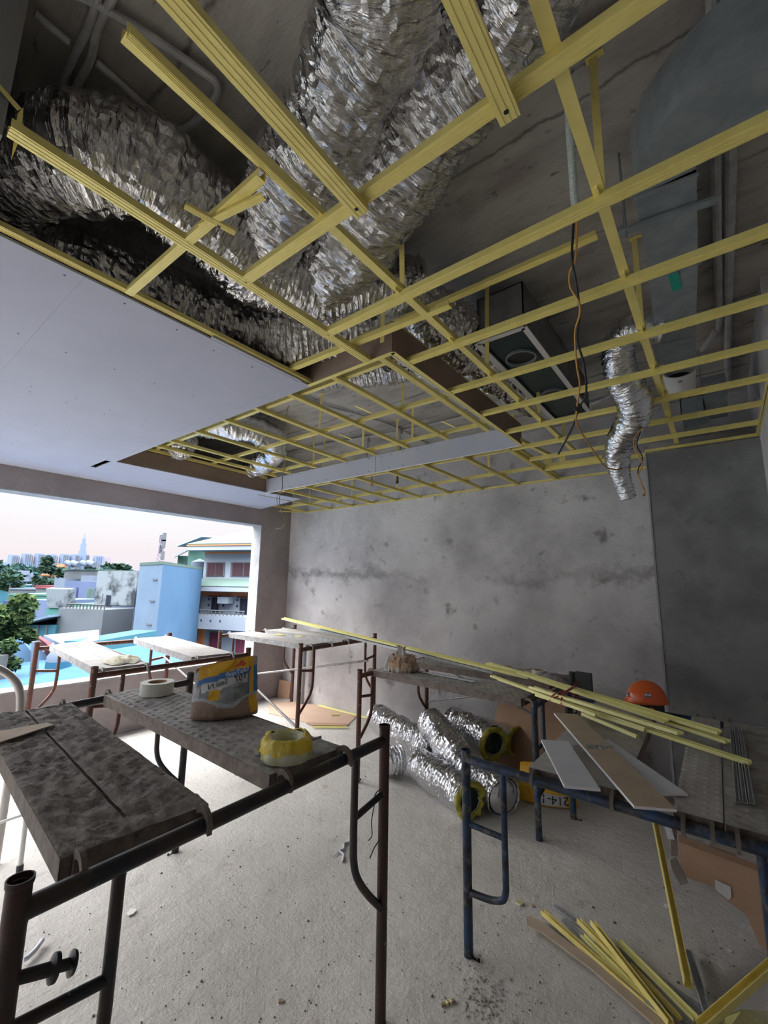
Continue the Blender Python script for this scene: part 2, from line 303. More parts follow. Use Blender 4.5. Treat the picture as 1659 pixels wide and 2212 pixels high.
# ------------------------------------------------------------------ yellow ceiling grid
cg = thing('metal_furring_grid', (-1, 2, HC), 'yellow metal furring grid hung below the concrete slab', 'ceiling frame')
def chan_prof(wd, h, t=.0016, lip=.006):
    a = wd/2; k = min(h*.12, wd*.22); b = a-k   # flanges lean inwards above a flat face
    return [(-a, 0), (a, 0), (b, h), (b-lip*.6, h), (b-lip*.6, h-t), (b-t*1.2, h-t), (a-t*1.4, t), (-a+t*1.4, t), (-b+t*1.2, h-t), (-b+lip*.6, h-t), (-b+lip*.6, h), (-b, h)]
def furring(p, q, wd=.038, h=.026, name='furring_channel', mt='yellow', parent=None, ribs=True):
    p, q = Vector(p), Vector(q); m = MB().extr(chan_prof(wd, h), p, q)
    if ribs:
        d = (q-p).normalized(); sd = d.cross(Vector((0,0,1)))
        for o in (-.3, 0, .3): m.bar(p+sd*wd*o-Vector((0,0,.0006)), q+sd*wd*o-Vector((0,0,.0006)), wd*.10, .0012)
    return m.build(name, M[mt], parent or cg)
XR = 1.65
furring((-1.262, .773, HC), (XR, .773, HC)); furring((-1.262, 1.182, HC), (XR, 1.182, HC)); furring((-1.115, 1.587, HC), (XR, 1.587, HC)); furring((-1.115, 1.99, HC), (XR, 1.99, HC))
for y, xr in ((2.385, XR), (2.775, .279)): furring((-1.115, y, HC), (xr, y, HC))
for y in (3.16, 3.52): furring((-1.25 if y < 3.4 else -1.2, y, HC), (.279, y, HC))
furring((-1.2, 3.905, HC), (-.405, 3.905, HC))
furring((XR, .37, HC), (-.2, .37, HC)); furring((XR, -.45, HC), (-1.24, -.45, HC))
furring((-1.25, .125, HC), (-1.25, 1.475, HC-.001), .04)                                   # border channel beside the boards
furring((-.655, -.5, HC-.026), (-.712, .79, HC-.026), .046); furring((-.27, -.5, HC-.026), (-.285, .80, HC-.026), .046)
furring((-1.655, .555, HC), (-.87, .565, HC+.001), .028); furring((-1.135, .545, HC-.012), (-.9, .595, HC-.012), .020, .01)
furring((-1.10, .48, HC-.014), (-1.07, .62, HC-.014), .02, .01)
furring((-1.655, 1.33, HC+.027), (-.75, 1.36, HC+.027), .03)
furring((-1.662, -.3, HC+.011), (-1.662, 1.47, HC+.011), .03, .02)
def wangle(p, q, name='wall_angle'): return MB().bar(p, q, .003, .022).bar(Vector(p)-Vector((0,0,.010)), Vector(q)-Vector((0,0,.010)), .022, .002).build(name, M['yellow'], cg)
wangle((-4.82, YB-.012, HC+.01), (-.41, YB-.012, HC+.01)); wangle((-.4, 3.79, HC+.008), (.27, 3.79, HC+.008)); wangle((.268, 2.77, HC+.01), (.268, 3.79, HC+.01))
wangle((-4.83, 4.32, HC+.01), (-5.15, 4.05, HC+.01))
# main runners over the furring
def runner(p, q, wd=.030, h=.028): return furring(p, q, wd, h, 'main_runner', 'yellow', cg, False)
zt = HC+.0265
runner((-.855, .22, zt), (-.858, 1.62, zt)); runner((-.858, 1.60, zt+.004), (-.862, 3.62, zt+.004)); runner((-.175, -.5, zt), (-.178, 1.2, zt)); runner((-.178, 1.17, zt+.004), (-.19, 3.84, zt+.004))
runner((.6, -.5, zt), (.6, 2.3, zt))
furring((-.83, .22, zt-.02), (-.845, .74, zt-.02), .016, .012)
runner((-1.2, 3.17, zt), (-1.2, YB-.02, zt)); runner((-1.12, 3.05, zt), (-1.05, 3.62, zt))
runner((-4.88, 3.24, zt), (-.88, 3.24, zt)); runner((-4.92, 3.98, zt), (-.72, 3.88, zt))
# furring running to the back wall beyond the tray
for x in (-4.34, -3.93, -3.56, -3.18, -2.825, -2.41, -2.02, -1.62, -1.23): furring((x, 3.09, HC), (x+.01, YB-.02, HC), .036)
furring((-4.83, 3.62, HC), (-4.83, 4.28, HC), .036)
# raised tray
ZT = HC+.165
for x in (-3.99, -3.743, -3.324, -2.902, -2.513, -2.139, -1.735, -1.371): furring((x, 1.49, ZT), (x, 3.075, ZT), .036)
zr = ZT+.0265
runner((-4.2, 2.39, zr), (-1.13, 2.39, zr)); runner((-4.2, 3.0, zr), (-1.13, 3.0, zr)); runner((-4.2, 1.80, zr), (-1.13, 1.80, zr))
furring((-4.2, 1.492, ZT), (-.245, 1.505, ZT+.004), .03, .02); furring((-4.175, 1.5, ZT), (-4.175, 3.08, ZT), .026)
furring((-1.13, 1.5, ZT-.001), (-1.13, 3.08, ZT-.001), .02)
# clips where furring and runners cross
m0 = MB().box((-.024, -.004, 0), (.024, .004, .034)).box((-.024, -.016, .030), (.024, .016, .034))
clip0 = None
def clip(x, y, z, rz=0):
    global clip0
    if clip0 is None: 
        clip0 = m0.build('grid_clip', M['yellow'], cg); me = clip0.data
        for v in me.vertices: v.co += Vector(LOC[cg.name])
        o = clip0
    else: o = clip0.copy(); COL.objects.link(o)
    o.location = Vector((x, y, z))-Vector(LOC[cg.name]); o.rotation_euler = (0, 0, rz)
for x in (-3.93, -3.56, -3.18, -2.825, -2.41, -2.02, -1.62): clip(x+.02, 3.24, HC+.015); clip(x+.02, 3.96+(-x-2.5)*.02, HC+.015)
for x in (-3.743, -3.324, -2.902, -2.513, -2.139, -1.735, -1.371):
    clip(x+.02, 2.39, ZT+.015); clip(x+.02, 3.0, ZT+.015)
for y in (1.182, 1.587, 1.99, 2.385, 2.775, 3.16): clip(-.857, y-.02, HC+.015, math.pi/2); clip(-.180, y-.02, HC+.015, math.pi/2)
# strap hangers and threaded rods
def strap(x, y, z0, wd=.022, lean=0): 
    m = MB().bar((x, y, z0), (x+lean, y, HS-.002), wd, .0025, up=(0, 1, 0)).bar((x+lean-.02, y, HS-.004), (x+lean+.03, y, HS-.004), .02, .004)
    m.build('hanger_strap', M['yellow'], cg)
for x, y, z0 in [(-.858, 1.19, zt), (-.858, 1.93, zt), (-.19, 2.08, zt), (-1.12, 1.40, zt), (-.18, 1.22, zt), (-.86, 2.72, zt), (-.86, 3.3, zt), (-.18, 3.1, zt),
                 (-2.58, 2.40, zr), (-3.45, 2.40, zr), (-1.72, 2.40, zr), (-2.62, 3.01, zr), (-2.05, 3.01, zr), (-3.3, 3.01, zr), (-1.4, 3.01, zr), (-2.0, 1.80, zr), (-3.2, 1.8, zr),
                 (-3.6, 3.95, zt), (-2.9, 3.94, zt), (-1.75, 3.93, zt), (-2.4, 3.25, zt), (-1.5, 3.25, zt), (-3.4, 3.25, zt), (-4.4, 3.97, zt)]:
    strap(x, y, z0, lean=random.uniform(-.02, .02))
for x, y in [(-2.45, 2.5), (-1.95, 2.15), (-1.6, 2.75), (-2.95, 2.45)]: furring((x, y, ZT+.03), (x+.05, y+.11, ZT+.004), .02, .004, 'offcut_strip', ribs=False)
for (px, py, z) in [(1215, 995, HC), (1185, 1000, HC)]:
    p = at(px, py, z=z+.03); MB().box((p.x-.03, p.y-.015, p.z), (p.x+.03, p.y+.015, p.z+.05)).build('runner_splice', M['yellow'], cg)
# screw dots on the nearest channel ends
m = MB()
for x, y, z in [(-.712, .765, HC-.0277), (-.285, .775, HC-.0277), (-1.245, .775, HC-.001), (-1.245, 1.184, HC-.001), (-1.135, 1.47, HC-.002), (-1.095, 1.59, HC-.002), (-1.085, .575, HC-.0155), (-1.095, 1.99, HC-.002)]:
    m.lathe((x, y, z), [(0, 0), (.0055, 0), (.0055, .002)], 10)
m.build('screw', M['black'], cg)
MB().plate([at(24, 346, x=-1.283), at(46, 292, x=-1.283), at(50, 232, x=-1.283), at(38, 246, x=-1.283)], .002).bar(at(42, 236, x=-1.283), at(-10, 178, x=-1.283), .012, .003, up=(1, 0, 0)).build('end_bracket', M['yellow'], cg)
# gypsum fascia boards of the tray
fa = thing('tray_fascia', (-2.65, 2.28, HC), 'gypsum board upstand boxing in the recessed ceiling tray', 'ceiling tray')
def fasc(a, b, inn, outm, inm, lab=None):
    a, b = Vector(a), Vector(b); inn = Vector(inn); m = MB()
    m.bar(a+Vector((0,0,.0825))-inn*.003, b+Vector((0,0,.0825))-inn*.003, .006, .163, mi=0); m.bar(a+Vector((0,0,.0825))+inn*.003, b+Vector((0,0,.0825))+inn*.003, .006, .163, mi=1)
    o = m.build('fascia_board', [outm, inm], fa)
    if lab: o['label'] = lab
    return o
fasc((-4.21, 3.09, HC), (-2.52, 3.085, HC), (0, -1, 0), M['kraft'], M['gyps'], 'white fascia board facing the room'); fasc((-2.515, 3.085, HC), (-1.113, 3.08, HC), (0, -1, 0), M['kraft'], M['gyps'])
fasc((-1.113, 1.47, HC), (-1.113, 2.46, HC), (-1, 0, 0), M['kraft'], M['gyps'], 'brown paper back of fascia board'); fasc((-1.113, 2.464, HC), (-1.113, 3.08, HC), (-1, 0, 0), M['kraft'], M['gyps'])
fasc((-1.66, 1.47, HC), (-1.113, 1.47, HC), (0, 1, 0), M['kraft'], M['gyps']); fasc((-4.21, 1.47, HC), (-1.664, 1.47, HC), (0, 1, 0), M['kraft'], M['gyps'])
fasc((-4.21, 1.45, HC), (-4.195, 3.09, HC), (1, 0, 0), M['kraft'], M['kraft'])
MB().bar((-1.67, 1.463, HC-.001), (-1.10, 1.463, HC-.001), .022, .003).bar((-1.104, 1.46, HC-.001), (-1.112, 3.08, HC-.001), .024, .003).build('edge_angle', M['yellow'], fa)
MB().bar((-1.122, 1.48, HC-.002), (-1.124, 3.072, HC-.002), .006, .004).bar((-4.2, 3.092, HC-.002), (-1.11, 3.082, HC-.002), .012, .004).build('edge_bead', M['white'], fa)
m = MB()
for i in range(22):
    x = -4.15+i*.14; y = 3.0775
    for z in (.02, .145):
        if random.random() < .7: m.lathe((x+random.uniform(-.02, .02), y, HC+z), [(0, 0), (.0038, 0), (.0038, .003)], 7, axis=(0, -1, 0))
m.build('screw_head', M['black'], fa, kind='stuff')
MB().box((-1.122, 2.22, HC+.03), (-1.118, 2.25, HC+.15)).build('printed_mark', M['inkblue'], fa)
# ------------------------------------------------------------------ ducts above the grid
def duct_mesh(pts, r, seg=56, step=.010, ring=.028, crink=.010, corr=.004, seed=0, mi=0):
    P = spline(pts, 16); 
    # resample
    L = [0]
    for i in range(1, len(P)): L.append(L[-1]+(P[i]-P[i-1]).length)
    n = max(6, int(L[-1]/step)); Q, RR = [], []; rs = r if isinstance(r, (list, tuple)) else [r]*len(pts); j = 0
    for i in range(n+1):
        s_ = L[-1]*i/n
        while j < len(L)-2 and L[j+1] < s_: j += 1
        t = (s_-L[j])/max(1e-6, L[j+1]-L[j]); Q.append(P[j].lerp(P[j+1], t)); a = s_/L[-1]*(len(rs)-1); k = min(int(a), len(rs)-2) if len(rs) > 1 else 0
        RR.append(rs[k]+(rs[k+1]-rs[k])*(a-k) if len(rs) > 1 else rs[0])
    m = MB(); T = [(Q[min(i+1, n)]-Q[max(i-1, 0)]).normalized() for i in range(n+1)]
    a = Vector((0,0,1)) if abs(T[0].z) < .9 else Vector((1,0,0)); U = T[0].cross(a).normalized(); vs_, uvs, fs = [], [], []
    for i, p in enumerate(Q):
        U = (U - T[i]*U.dot(T[i])).normalized(); V = T[i].cross(U); s_ = L[-1]*i/n
        for k in range(seg):
            an = 2*math.pi*k/seg; c, sn = math.cos(an), math.sin(an)
            nn = noise.noise(Vector((c*1.8+seed, sn*1.8, s_*38)))*crink*.75 + noise.noise(Vector((c*7+seed, sn*7, s_*48)))*crink*.6 + noise.noise(Vector((c*.9, sn*.9+seed, s_*7)))*crink*1.6
            rr = RR[i]*(1+nn/.12)+corr*math.sin(s_/ring*2*math.pi)
            vs_.append(p+(U*c+V*sn)*rr)
    for i in range(n):
        for k in range(seg): a0, b0 = i*seg+k, i*seg+(k+1) % seg; fs.append((a0, b0, b0+seg, a0+seg))
    o = m.add(vs_, fs, mi); m.duct = (seg, n, L[-1]); m.ends = (Q[0], T[0], RR[0], Q[-1], T[-1], RR[-1]); return m
def duct_obj(name, m, mt, parent=None, flat=True, **k):
    seg, n, L = m.duct; o = m.build(name, mt, parent, smooth=not flat, **k); me = o.data
    uvl = me.uv_layers.new(name='UVMap'); nf = seg*n; data = uvl.data
    for p in me.polygons:
        for li in p.loop_indices:
            vi = me.loops[li].vertex_index; i, kk = divmod(vi, seg); u = kk/seg
            if p.index < nf and p.index % seg == seg-1 and kk == 0: u = 1.0
            data[li].uv = (u, i/n*L)
    return o
def flex(name, pts, r, label, mt='foil', group=None, caps=(False, False), **k):
    k.setdefault('crink', .013)
    m = duct_mesh(pts, r, **k)
    for e, c in enumerate(caps):
        if c:
            p, t, rr = m.ends[e*3:e*3+3]; m.lathe(p, [(0, 0), (rr*.9, 0)], 24, axis=t)
    return duct_obj(name, m, M[mt], None, mt == 'foil', label=label, cat='duct', group=group)
A = at
flex('foil_duct', [(-.40, .45, 2.99), (-.52, .63, 2.98), (-.64, .68, 2.97), (-.80, .745, 2.97), (-1.0, .80, 2.97), (-1.22, .86, 2.96), (-1.42, .98, 2.95)], .146, 'thick crinkled foil duct descending from the top centre, left of its twin', seed=1)
flex('foil_duct', [(-.15, .76, 3.0), (-.30, .85, 2.99), (-.44, .89, 2.99), (-.62, .95, 2.98), (-.92, 1.07, 2.97), (-1.10, 1.14, 2.96), (-1.30, 1.22, 2.94)], [.13, .145, .16, .165, .15], 'thick crinkled foil duct descending from the top centre, right of its twin', seed=5)
flex('foil_duct', [(-2.4, .13, 2.99), (-1.95, .18, 2.97), (-1.56, .30, 2.95), (-1.42, .47, 2.95), (-1.41, .70, 2.93), (-1.43, .96, 2.92), (-1.34, 1.19, 2.93), (-1.19, 1.34, 2.97), (-1.02, 1.55, 3.0)], [.13, .14, .145, .155, .165, .15, .135, .12], 'wide foil duct snaking from the upper left corner past the grid crossing', seed=9)
flex('foil_duct', [(-2.6, .18, 2.86), (-2.15, .26, 2.86), (-1.93, .45, 2.85), (-1.87, .68, 2.85), (-1.84, .92, 2.84), (-1.74, 1.18, 2.84), (-1.55, 1.42, 2.88), (-1.35, 1.62, 2.95)], [.10, .12, .14, .15, .15, .13], 'lower foil duct lying just above the edge of the white ceiling boards', seed=14)
flex('foil_duct', [(-1.12, 1.42, 2.99), (-1.08, 1.66, 2.97), (-1.045, 1.9, 2.965), (-1.03, 2.3, 2.96), (-1.015, 2.7, 2.96), (-.99, 3.02, 2.96)], [.10, .13, .135, .13, .11], 'crumpled foil duct running along the tray to the lined plenum box', seed=20, crink=.022)
flex('foil_duct', [(-2.6, 1.45, 3.03), (-2.2, 1.85, 3.03), (-1.85, 2.08, 3.04), (-1.5, 2.25, 3.05), (-1.1, 2.45, 3.05)], .10, 'foil duct seen through the near right of the tray opening', seed=25)
flex('foil_duct', [(-4.75, 1.75, 2.93), (-4.45, 1.95, 2.93), (-4.12, 2.02, 2.93), (-4.02, 1.85, 2.98)], .13, 'short stub of foil duct at the far left of the tray', seed=30)
flex('foil_duct', [(-3.9, 1.7, 3.03), (-3.60, 1.95, 3.03), (-3.42, 2.2, 3.03), (-3.40, 2.5, 3.02), (-3.65, 2.75, 2.98), (-4.05, 2.86, 2.93), (-4.4, 2.95, 2.92)], .13, 'foil duct bending in a hook above the left part of the tray', seed=33, mt='foil2')
# small hanging duct
fl = [A(1425, 708, y=2.42), A(1392, 712, y=2.40), A(1352, 722, y=2.42), A(1335, 762, y=2.46), A(1345, 815, y=2.55), A(1368, 862, y=2.66), A(1368, 905, y=2.76), A(1342, 950, y=2.9), A(1334, 985, y=3.0), A(1342, 1030, y=3.1), A(1356, 1077, y=3.16)]
flex('small_flex_duct', fl, [.075, .078, .082, .088, .088, .084, .08, .068, .055, .048], 'thin silver flexible duct dangling below the grid in front of the pier', mt='foil2', seed=40, ring=.024, corr=.006, crink=.007)
# lined plenum box with two collars
pb = thing('plenum_box', (-.78, 2.6, 2.85), 'long grey plenum box with two round black collars', 'plenum')
x0, x1, y0, y1, z0, z1 = -.905, -.66, 1.93, 3.24, 2.85, 3.10
m = MB().box((x0, y0, z0), (x0+.006, y1, z1)).box((x1-.006, y0, z0), (x1, y1, z1)).box((x0, y0, z0), (x1, y0+.006, z1)).box((x0, y1-.006, z0), (x1, y1, z1)).box((x0, y0, z1-.006), (x1, y1, z1))
m.build('box_shell', mat('plenum_cement_grey', (.20, .20, .195), .85, c2=(.14, .14, .14), scale=9, bump=(30, .3, .01)), pb)
MB().box((x0-.02, y0-.0, z0-.004), (x0+.012, y1+.01, z0+.002)).box((x1-.014, y0, z0-.004), (x1+.014, y1+.01, z0+.002)).box((x0, y0-.01, z0-.004), (x1, y0+.016, z0+.002)).build('white_flange', M['white'], pb)
MB().box((x0+.008, y0+.01, z0+.018), (x1-.008, y1-.01, z0+.028)).build('lining', M['tealdark'], pb)
for yy in (2.22, 2.80):
    MB().lathe((-.785, yy, z0+.017), [(.075, 0), (.083, 0), (.083, -.014), (.075, -.014)], 32, close=True).build('collar_ring', M['zinc'], pb)
    MB().lathe((-.785, yy, z0+.0165), [(0, 0), (.075, 0)], 32).build('collar_dark_disc', M['black'], pb)  # flat black disc paints the darkness inside the collar
for yy in (1.99, 3.1): MB().tube([(-.79, yy, z1), (-.79, yy, HS-.001)], .004, 8).build('hanger_rod', M['zinc'], pb)
# rectangular galvanised duct with its elbow
rd = thing('galvanised_duct', (-.05, 2.2, 2.9), 'rectangular galvanised metal duct with a wide rounded elbow', 'duct')
def rect_sweep(path, z0, z1):
    m = MB(); n = len(path); vs_ = []
    for (ix, iy, ox, oy) in path: vs_ += [(ix, iy, z0), (ox, oy, z0), (ox, oy, z1), (ix, iy, z1)]
    m.add(vs_, [(i*4+a, i*4+b, i*4+4+b, i*4+4+a) for i in range(n-1) for a, b in ((0, 1), (1, 2), (2, 3), (3, 0))]); return m
rect_sweep([(-.015, 2.90, -.205, 2.84), (-.005, 2.62, -.18, 2.58)], 2.90, 3.08).build('duct_end', M['zinc'], rd)
rect_sweep([(-.004, 2.60, -.175, 2.56), (.03, 1.98, -.135, 1.92)], 2.90, 3.08).build('duct_section', M['zinc'], rd)
rect_sweep([(.031, 1.975, -.134, 1.915), (.045, 1.52, -.122, 1.50)], 2.90, 3.08).build('duct_section', M['zinc'], rd)
pa = []
for i in range(13): 
    a = math.pi+math.pi/2*i/12; cx, cy = .24, 1.50; pa.append((cx+.195*math.cos(a), cy+.08*math.sin(a), cx+.362*math.cos(a), cy+.32*math.sin(a)))
rect_sweep(pa, 2.90, 3.08).build('elbow', M['zinc'], rd)
rect_sweep([(.242, 1.42, .242, 1.18), (.75, 1.42, .75, 1.17)], 2.90, 3.08).build('duct_section', M['zinc'], rd)
rect_sweep([(.755, 1.42, .755, 1.17), (1.68, 1.42, 1.68, 1.16)], 2.90, 3.08).build('duct_section', M['zinc'], rd)
MB().bar((-.20, 1.62, 2.89), (.10, 1.66, 2.89), .03, .012).build('support_channel', M['zinc'], rd)
for p_, q_s in (((-.142, 1.93, 2.896), (.04, 1.99, 2.896)), ((-.182, 2.57, 2.896), (0, 2.61, 2.896)), ((-.128, 1.50, 2.896), (.05, 1.52, 2.896)), ((.244, 1.17, 2.896), (.244, 1.43, 2.896))): MB().bar(p_, q_s, .012, .008).build('seam_flange', M['zinc'], rd)
for x in (-.17,): MB().tube([(x, 1.62, 2.86), (x, 1.60, HS-.001)], .0045, 8).build('hanger_rod', M['zinc'], rd)
MB().bar((-.055, 2.00, 2.899), (-.048, 2.13, 2.899), .035, .001).build('tape_strip', M['teal'], rd)
# white pipe elbow
pe = thing('pvc_pipe_elbow', A(1467, 830, y=3.1), 'wide white plastic pipe end open beside the galvanised duct', 'pipe')
c = A(1467, 800, y=3.05); ax = Vector((-.05, .75, -.55)).normalized()
m = MB().lathe(c, [(.078, 0), (.084, 0), (.084, .05), (.080, .055), (.080, .13), (.074, .13), (.074, .0)], 36, axis=ax, close=True); m.build('pipe_socket', M['white'], pe, smooth='auto')
MB().lathe(c+ax*.06, [(0, 0), (.075, 0)], 30, axis=ax).build('pipe_dark_disc', M['black'], pe)  # black disc stands for the shade deep in the pipe
V, Fc = text_mesh('K', .035); ux = Vector((0, 0, 1)).cross(ax).normalized(); mm = MB()
cc = c+ax*.03; dn = ax.cross(ux).normalized(); dn = dn if dn.z < 0 else -dn
mm.add([cc+dn*.0846+ux*v[1]+ax*v[0] for v in V], Fc); mm.build('stamped_letter', M['ink'], pe)
tb = thing('duct_junction_box', (-.06, 3.45, 2.72), 'open square metal junction box hanging behind the white pipe end', 'box')
MB().box((-.13, 3.38, 2.75), (.0, 3.385, 2.87)).box((-.13, 3.38, 2.75), (-.125, 3.5, 2.87)).box((-.005, 3.38, 2.75), (0, 3.5, 2.87)).box((-.13, 3.38, 2.75), (0, 3.5, 2.755)).box((-.13, 3.38, 2.865), (0, 3.5, 2.87)).build('box_frame', M['zinc'], tb)
MB().plate([(-.12, 3.379, 2.76), (-.01, 3.379, 2.76), (-.065, 3.44, 2.81)], .002).plate([(-.12, 3.379, 2.86), (-.01, 3.379, 2.86), (-.065, 3.44, 2.81)], .002).build('cross_blade', M['zincl'], tb)
MB().box((-.13, 3.55, 2.72), (.02, 3.72, 2.86)).box((0, 3.3, 2.80), (.12, 3.72, 2.95)).build('end_box', M['zinc'], tb)
for x in (-.125, -.005): MB().tube([(x, 3.44, 2.87), (x, 3.44, HS-.001)], .004, 6).build('hanger_rod', M['zinc'], tb)
# conduits fixed to the slab
def pipe(name, pts, r, label, mt='pvc', cat='pipe', k=6, n=10, sm=True):
    return MB().tube(spline(pts, k) if k else pts, r, n).build(name, M[mt], None, label, cat, smooth='auto')
ZC = 3.17
P3 = lambda L, z=ZC: [A(x, y, z=z) for x, y in L]
pipe('conduit_pipe', P3([(60, -40), (180, -5), (330, 82), (430, 150), (466, 178), (468, 205), (445, 240), (405, 276), (375, 278), (335, 248), (270, 190), (208, 135)]), .012, 'pale conduit looping back on itself in the dark upper left')
pipe('conduit_pipe', P3([(215, -20), (190, 60), (165, 110), (135, 180), (120, 260)]), .011, 'left one of two parallel conduits crossing the upper left slab')
pipe('conduit_pipe', P3([(250, -20), (212, 60), (195, 130), (160, 200), (150, 270)]), .011, 'right one of two parallel conduits crossing the upper left slab')
pipe('conduit_pipe', P3([(75, 28), (110, 60), (150, 92)]), .011, 'short stub of conduit in the upper left corner')
pipe('conduit_pipe', [(.115, .3, 3.155), (.115, 1.2, 3.155), (.112, 2.0, 3.155), (.11, 3.0, 3.155), (.09, 3.12, 3.15), (.02, 3.3, 3.14)], .017, 'pale vertical-looking slab pipe nearest the galvanised duct')
pipe('conduit_pipe', [(.158, .3, 3.165), (.158, 1.2, 3.165), (.155, 2.5, 3.165), (.15, 4.05, 3.165)], .02, 'second grey slab pipe running beside the pale one')
pipe('conduit_pipe', P3([(632, 840), (690, 872), (790, 900), (870, 930), (960, 980)], 3.18), .010, 'curved conduit seen on the slab through the tray')
pipe('conduit_pipe', P3([(600, 985), (700, 960), (860, 932), (1000, 900), (1060, 885)], 3.18), .011, 'straight conduit crossing the slab to a round box in the tray')
pipe('conduit_pipe', P3([(1215, 895), (1290, 868), (1345, 845), (1400, 830)], 3.17), .013, 'white conduit on the slab behind the small hanging duct')
jb = A(864, 931, z=3.17); MB().lathe((jb.x, jb.y, 3.13), [(0, 0), (.03, 0), (.03, .065), (0, .065)], 16).tube([(jb.x, jb.y, 3.13), (jb.x, jb.y, 2.93)], .012, 10).build('conduit_box', M['pvc'], None, 'round conduit box with a drop pipe above the tray', 'box')
jb = A(794, 948, z=3.17); MB().lathe((jb.x, jb.y, 3.13), [(0, 0), (.03, 0), (.03, .065), (0, .065)], 16).tube([(jb.x, jb.y, 3.13), (jb.x, jb.y, 2.90)], .012, 10).build('conduit_box', M['pvc'], None, 'round conduit box left of the one above the tray centre', 'box')
# big grey pipe upper right and corrugated conduit carrying the cables
pipe('drain_pipe', [(-.75, .35, 3.13), (-.45, .75, 3.12), (-.30, 1.02, 3.12), (-.22, 1.08, 3.10)], .033, 'grey drain pipe disappearing behind the right foil duct', n=16)
pipe('drain_pipe', [(-.21, 1.02, 3.12), (.0, .86, 3.13), (.3, .64, 3.13), (.9, .3, 3.13)], .03, 'pale drain pipe crossing the slab at the top right', n=16)
m = MB(); Pp = spline([A(1216, 78, z=3.15), A(1224, 160, y=1.12), A(1232, 300, y=1.24), A(1242, 446, y=1.36)], 40)
m.tube(Pp, [.0115+.0012*(i % 2) for i in range(len(Pp))], 12); m.build('corrugated_conduit', mat('pale_green_conduit', (.52, .60, .56), .5), None, 'pale green corrugated conduit dropping from the slab', 'conduit')
e = A(1242, 446, y=1.36)
def cable(name, pts, r, mt, label): return MB().tube(spline(pts, 8), r, 7).build(name, M[mt], None, label, 'cable', smooth=True)
ck = [(1242, 446, 1.36), (1238, 500, 1.40), (1236, 560, 1.42), (1246, 620, 1.47), (1252, 680, 1.54), (1246, 730, 1.60), (1262, 790, 1.68), (1266, 850, 1.78), (1250, 882, 1.84), (1240, 915, 1.92), (1222, 952, 2.0), (1206, 981, 2.05)]
cable('hanging_cable', [A(x, y_, y=d) for x, y_, d in ck], .0042, 'black', 'black cable hanging from the pale green conduit')
ck = [(1244, 446, 1.36), (1246, 500, 1.39), (1243, 560, 1.42), (1231, 588, 1.45), (1232, 620, 1.47), (1250, 652, 1.5), (1252, 680, 1.53), (1242, 720, 1.59), (1246, 790, 1.68), (1252, 830, 1.75), (1246, 882, 1.83), (1246, 915, 1.92), (1266, 950, 2.05), (1290, 985, 2.2), (1308, 1008, 2.35), (1328, 1014, 2.5), (1343, 1013, 2.6)]
cable('hanging_cable', [A(x, y_, y=d) for x, y_, d in ck], .0036, 'wire_y', 'ochre cable twisted around the black one and trailing to the right')
MB().lathe(A(1248, 880, y=1.83), [(0, -.018), (.011, -.012), (.012, .012), (0, .018)], 10, axis=(1, 0, .4)).build('cable_knot', M['black'], None, 'black tape knot joining the two hanging cables', 'tape')
cable('hanging_cable', [A(x, y_, y=2.72) for x, y_ in [(1388, 925), (1372, 945), (1370, 965), (1380, 985), (1388, 1005), (1380, 1025), (1388, 1050), (1394, 1068), (1390, 1071)]], .0035, 'wire_y', 'thin ochre cable beside the dangling silver duct')
cable('hanging_cable', [A(x, y_, y=2.735) for x, y_ in [(1386, 925), (1376, 960), (1388, 990), (1378, 1020), (1392, 1060), (1389, 1072)]], .003, 'black', 'thin black cable beside the dangling silver duct')
cable('hanging_cable', [A(x, y_, y=2.4) for x, y_ in [(633, 860), (622, 880), (616, 920), (611, 940), (609, 975), (616, 1000), (610, 1030), (610, 1052), (604, 1075), (606, 1100), (616, 1125), (610, 1140), (596, 1142)]], .0038, 'bagbrown', 'brown twisted cable hanging through the tray near the window')
cable('hanging_cable', [A(x, y_, y=3.2) for x, y_ in [(606, 1055), (598, 1075), (601, 1095), (604, 1105)]], .003, 'bagbrown', 'short cable end under the far left tray corner')
for (px, py, la) in [(803, 1045, 'left of two'), (858, 1040, 'right of two')]:
    m = MB(); c = A(px, py, y=3.4)
    for i in range(5): 
        a = i*1.3; m.tube(spline([c+Vector((0, 0, .10)), c+Vector((.012*math.cos(a), 0, .02)), c+Vector((.02*math.cos(a+1), .01*math.sin(a), -.02)), c+Vector((-.01*math.cos(a), .01, .0))], 5), .003, 6)
    m.tube([c+Vector((0, 0, .09)), (c.x, c.y, HC+.002)], .0025, 5); m.build('wire_coil', M['wire_y' if px < 850 else 'black'], None, 'small bundle of wires hanging between the far channels, '+la, 'wires')
